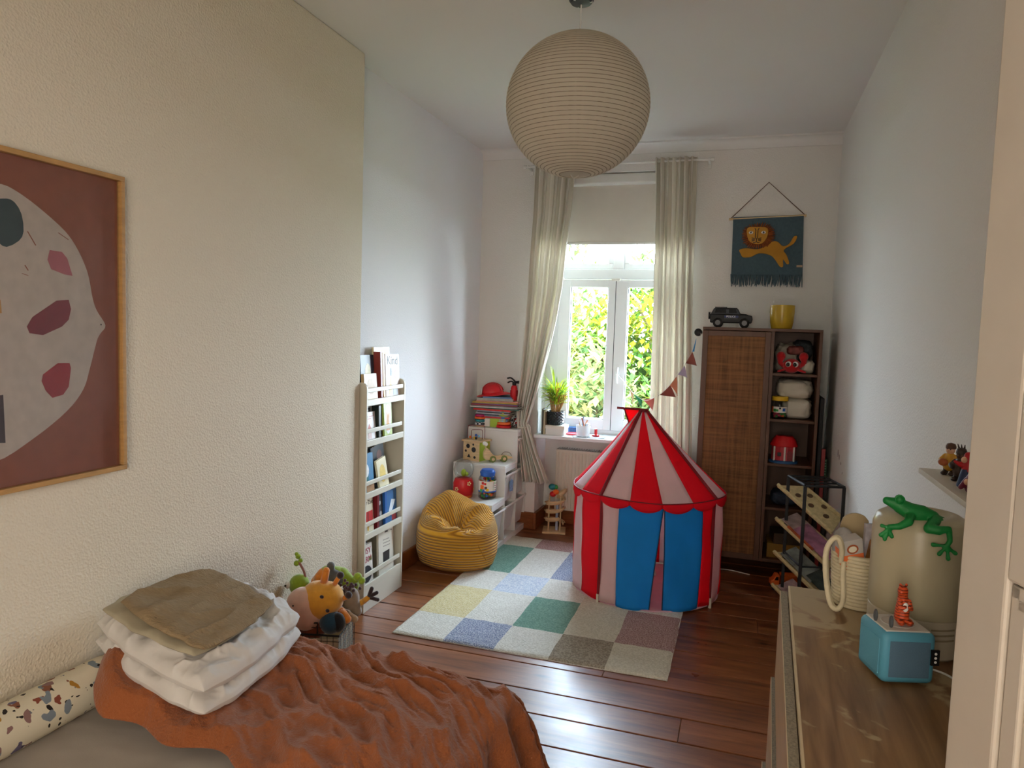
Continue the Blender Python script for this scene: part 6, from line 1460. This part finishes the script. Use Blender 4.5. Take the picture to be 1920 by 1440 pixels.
# ------------------------------------------------------------------ wire toy basket with soft toys
wbk = thing('wire_basket', 'black wire basket with a cloth liner behind the bed', 'basket', (-1.835, 2.80, 0), RAD(14))
bw_, bd_, bh = .165, .12, .27
wm = MB()
for z in [i * .03 for i in range(11)]: wm.tube([(-bw_, -bd_, z + .003), (bw_, -bd_, z + .003), (bw_, bd_, z + .003), (-bw_, bd_, z + .003)], .0015, 4, closed=True)
for i in range(13):
    t = -1 + i / 6
    for s in (-1, 1): wm.tube([(t * bw_, s * bd_, .003), (t * bw_, s * bd_, bh)], .0015, 4).tube([(s * bw_, t * bd_, .003), (s * bw_, t * bd_, bh)], .0015, 4)
wm.build('wire_mesh', M_black, wbk)
MB().tube([(-bw_, -bd_, bh), (bw_, -bd_, bh), (bw_, bd_, bh), (-bw_, bd_, bh)], .0045, 6, closed=True).build('rim', M_black, wbk)
for s in (-1, 1):
    MB().tube([(-.075, s * bd_, bh), (-.075, s * bd_ , bh + .055), (.065, s * bd_, bh + .055), (.065, s * bd_, bh)], .0042, 6).build('handle', M_black, wbk)
lm = MB(); q = .006; lm.bx(-bw_ + q, bw_ - q, -bd_ + q, bd_ - q, .006, .012)
lm.bx(-bw_ + q, -bw_ + 2 * q, -bd_ + q, bd_ - q, .012, bh - .02).bx(bw_ - 2 * q, bw_ - q, -bd_ + q, bd_ - q, .012, bh - .02).bx(-bw_ + q, bw_ - q, -bd_ + q, -bd_ + 2 * q, .012, bh - .02).bx(-bw_ + q, bw_ - q, bd_ - 2 * q, bd_ - q, .012, bh - .02)
lm.build('liner', mat('cream_liner', '#d8cbb0', .9), wbk)
CR, CU, CF = Vector((.952, .305, 0)), Vector((0, 0, 1)), Vector((-.305, .952, 0))
def plush(name, label, org): return thing(name, label, 'plush toy', org)
def V3(dx, dz, dy=0, s=.0024): return CR * dx * s + CU * dz * s + CF * dy
pm_ = lambda n, c: mat(n, c, .95, var=.08, vscale=30, bump=.3, bscale=220, sheen=.5)
P_lime, P_or, P_gi, P_pk, P_gr, P_br, P_dk = pm_('lime_plush', '#8fa92c'), pm_('orange_plush', '#d9822b'), pm_('giraffe_plush', '#d99a32'), pm_('pink_plush', '#dcb3a0'), pm_('grey_plush', '#5f6264'), pm_('brown_plush', '#6a4a3c'), pm_('dark_plush', '#33262a')
ca = plush('plush_caterpillar', 'green and orange plush caterpillar at the back of the toy basket', Vector((-1.975, 2.90, .40)))
k = MB(); k.sph(V3(0, 0), (.050, .046, .052)); k.build('head', P_lime, ca, smooth=180)
k = MB(); chain(k, [V3(36, 8), V3(52, 22, -.01)], [.030, .040], 14); k.build('orange_segment', P_or, ca, smooth=180)
k = MB(); chain(k, [V3(58, 24, -.005), V3(84, 22)], [.044, .040], 14); chain(k, [V3(84, 22), V3(108, 2)], [.038, .03], 14); k.build('green_segment', P_lime, ca, smooth=180)
k = MB(); k.tube(smoothpath([V3(12, 16), V3(8, 30), V3(-2, 48)]), .006, 8); k.build('antenna_stem', pm_('speckled_stem', '#9a6a62'), ca, smooth=180)
k = MB(); k.sph(V3(-6, 44), .014).sph(V3(-3, 58), .013).sph(V3(2, 50), .011).sph(V3(-6, 63), .010); k.build('antenna_tip', P_lime, ca, smooth=180)
k = MB(); k.sph(V3(118, 22, -.01), .020).sph(V3(126, 14, -.01), .018).sph(V3(112, 14), .018).build('foot', P_lime, ca, smooth=180)
e = MB().sph(V3(-21, 2, -.02), (.016, .012, .018)).build('eye', M_eye, ca, smooth=180); MB().sph(V3(-24, 2, -.034), .005).build('pupil', M_blackp, e, smooth=180)
gi = plush('plush_giraffe', 'yellow plush giraffe with a pink muzzle leaning out of the toy basket', Vector((-1.80, 2.76, .395)))
k = MB(); chain(k, [V3(8, 2), V3(24, 6)], [.090, .078], 20); chain(k, [V3(-5, -28, .02), V3(-20, -60, .03)], [.06, .075], 16); k.build('body', P_gi, gi, remesh=.006)
k = MB(); chain(k, [V3(-18, 0, -.03), V3(-10, -22, -.026)], [.074, .072], 18); k.build('muzzle', P_pk, gi, remesh=.006)
k = MB(); chain(k, [V3(18, 38), V3(22, 60)], [.018, .016]); k.build('ear', P_or, gi, smooth=180); k = MB(); chain(k, [V3(52, -18), V3(66, -28, -.03)], [.018, .019]); k.build('ear', P_or, gi, smooth=180)
for a, b in (((38, 34), (46, 48)), ((52, 6), (62, 10))):
    k = MB(); chain(k, [V3(*a), V3(*b)], [.012, .010]); hn = k.build('horn', P_or, gi, smooth=180); MB().sph(V3(b[0] + 3, b[1] + 4), .017).build('horn_tip', P_dk, hn, smooth=180)
for dx, dz in ((23, 22), (34, -4)): MB().sph(V3(dx, dz, -.082), (.010, .006, .008)).build('eye', P_dk, gi, smooth=180)
k = MB(); k.sph(V3(-28, 6, -.098), .004, 8, 6).sph(V3(-16, -16, -.096), .004, 8, 6).build('nostril', P_dk, gi, smooth=180)
gm = plush('plush_mouse', 'dark grey plush toy with a round raised ear behind the giraffe', Vector((-1.80, 2.93, .445)))
k = MB(); k.sph(V3(0, 0), (.045, .04, .045)); k.sph(V3(-8, 26), .02); chain(k, [V3(-6, 16), V3(-8, 24)], [.016, .014]); k.build('body', P_gr, gm, remesh=.005)
br = plush('plush_monkey', 'brown plush toy with curly dark hair at the right of the basket', Vector((-1.70, 2.90, .375)))
k = MB(); k.sph(V3(0, 0), (.048, .045, .055)); chain(k, [V3(8, -10), V3(14, -26)], [.03, .026]); k.build('body', pm_('taupe_plush', '#93826f'), br, remesh=.005)
k = MB(); Rh = random.Random(9)
for i in range(40):
    c = V3(-4 + Rh.gauss(0, 8), 20 + Rh.gauss(0, 6), Rh.gauss(-.02, .02)); k.sph(c, .008, 6, 5)
h_ = k.build('hair', pm_('plum_curls', '#4a3038'), br, smooth=180); h_['kind'] = 'stuff'
hp = plush('plush_reindeer', 'tan plush limb ending in a dark brown antler shaped hand beside the shelf', Vector((-1.665, 2.93, .345)))
k = MB(); chain(k, [V3(-8, -6), V3(8, 4), V3(18, 12)], [.016, .014, .012]); k.build('arm', P_gi, hp, smooth=180)
k = MB(); chain(k, [V3(18, 12), V3(24, 30)], [.010, .010]); chain(k, [V3(20, 14), V3(34, 22)], [.010, .009]); chain(k, [V3(20, 12), V3(36, 8)], [.009, .009]); k.build('hand', P_dk, hp, smooth=180)
bb_ = plush('plush_ball', 'dark blue round soft toy at the front right of the basket', Vector((-1.705, 2.75, .315)))
k = MB(); k.sph((0, 0, 0), .052).build('body', pm_('navy_plush', '#1f4257'), bb_, smooth=180); MB().sph(V3(14, 2, -.01), (.035, .03, .045)).build('panel', pm_('black_plush', '#1b1c20'), bb_, smooth=180)
rd = plush('plush_bear', 'dark rust soft toy low in the front of the basket', Vector((-1.80, 2.735, .27))); k = MB(); k.sph((0, 0, 0), (.06, .04, .05)).sph((.05, .01, .02), .035).build('body', pm_('rust_plush', '#7a3a22'), rd, smooth=180)
kn_ = plush('plush_rabbit', 'beige plush ear lying over the right rim of the basket', Vector((-1.675, 2.83, .315))); k = MB(); chain(k, [V3(-16, 4), V3(0, 4), V3(16, -4)], [.016, .021, .017]); k.build('ear', pm_('beige_plush', '#b79a7a'), kn_, smooth=180)

# ------------------------------------------------------------------ light
w = bpy.data.worlds.new('daylight'); S.world = w; w.use_nodes = True
nt = w.node_tree; bg = nt.nodes['Background']
tc = N(nt, 'ShaderNodeTexCoord'); sx = N(nt, 'ShaderNodeSeparateXYZ'); nt.links.new(tc.outputs['Generated'], sx.inputs[0])
cr = N(nt, 'ShaderNodeValToRGB'); cr.color_ramp.elements[0].position = .0; cr.color_ramp.elements[0].color = (.80, .85, 1.0, 1); cr.color_ramp.elements[1].color = (.60, .74, 1.0, 1)
nt.links.new(sx.outputs['Z'], cr.inputs[0]); nt.links.new(cr.outputs[0], bg.inputs[0])
SKY, SUN, FILL, WINL, SIDEL = 29.0, 17.0, 31.0, 15.0, 60.0
bg.inputs[1].default_value = SKY
sd = bpy.data.lights.new('sun', 'SUN'); sd.energy = SUN; sd.angle = RAD(1.5); sd.color = (1, .93, .8)
so = bpy.data.objects.new('sun', sd); COL.objects.link(so); so.rotation_euler = Vector((.70, .10, -.70)).to_track_quat('-Z', 'Y').to_euler()
# area lamp added outside to boost the sky light through the window
ad = bpy.data.lights.new('window_boost', 'AREA'); ad.shape = 'RECTANGLE'; ad.size, ad.size_y = 2.6, 2.0; ad.energy = WINL; ad.color = (.86, .93, 1.0)
ao = bpy.data.objects.new('window_boost', ad); COL.objects.link(ao); ao.location = (-1.0, 7.9, 3.6); ao.rotation_euler = (Vector((-1.0, 4.2, .7)) - Vector(ao.location)).to_track_quat('-Z', 'Y').to_euler()
# daylight of the hall behind the camera
hd_ = bpy.data.lights.new('hall_daylight', 'AREA'); hd_.shape = 'RECTANGLE'; hd_.size, hd_.size_y = 1.6, 2.0; hd_.energy = FILL; hd_.color = (1.0, .89, .75)
ho_ = bpy.data.objects.new('hall_daylight', hd_); COL.objects.link(ho_); ho_.location = (.05, -1.6, 1.7); ho_.rotation_euler = Vector((-.30, 1, -.02)).to_track_quat('-Z', 'Y').to_euler()
# extra area lamp added outside to brighten the alcove wall
sl_ = bpy.data.lights.new('alcove_boost', 'AREA'); sl_.shape = 'RECTANGLE'; sl_.size, sl_.size_y = 1.0, 1.8; sl_.energy = SIDEL; sl_.color = (.88, .93, 1.0)
sq_ = bpy.data.objects.new('alcove_boost', sl_); COL.objects.link(sq_); sq_.location = (.62, 7.7, 1.9); sq_.rotation_euler = (Vector((-2.1, 4.4, 1.5)) - Vector(sq_.location)).to_track_quat('-Z', 'Y').to_euler()
pt_ = bpy.data.lights.new('window_portal', 'AREA'); pt_.shape = 'RECTANGLE'; pt_.size, pt_.size_y = 1.1, 2.1; pt_.cycles.is_portal = True
po = bpy.data.objects.new('window_portal', pt_); COL.objects.link(po); po.location = (-1.01, 6.05, 1.9); po.rotation_euler = Vector((0, -1, 0)).to_track_quat('-Z', 'Y').to_euler()

S.view_settings.view_transform = 'Standard'; S.view_settings.look = 'None'; S.view_settings.gamma = 1; S.view_settings.use_curve_mapping = False
S.view_settings.exposure = 1.2
S.cycles.use_denoising = True; S.cycles.max_bounces = 7; S.cycles.diffuse_bounces = 4; S.cycles.adaptive_min_samples = 16; S.cycles.glossy_bounces = 3; S.cycles.transparent_max_bounces = 12; S.cycles.use_adaptive_sampling = True; S.cycles.adaptive_threshold = .03
S.cycles.sample_clamp_indirect = 6.0; S.cycles.caustics_reflective = False; S.cycles.caustics_refractive = False
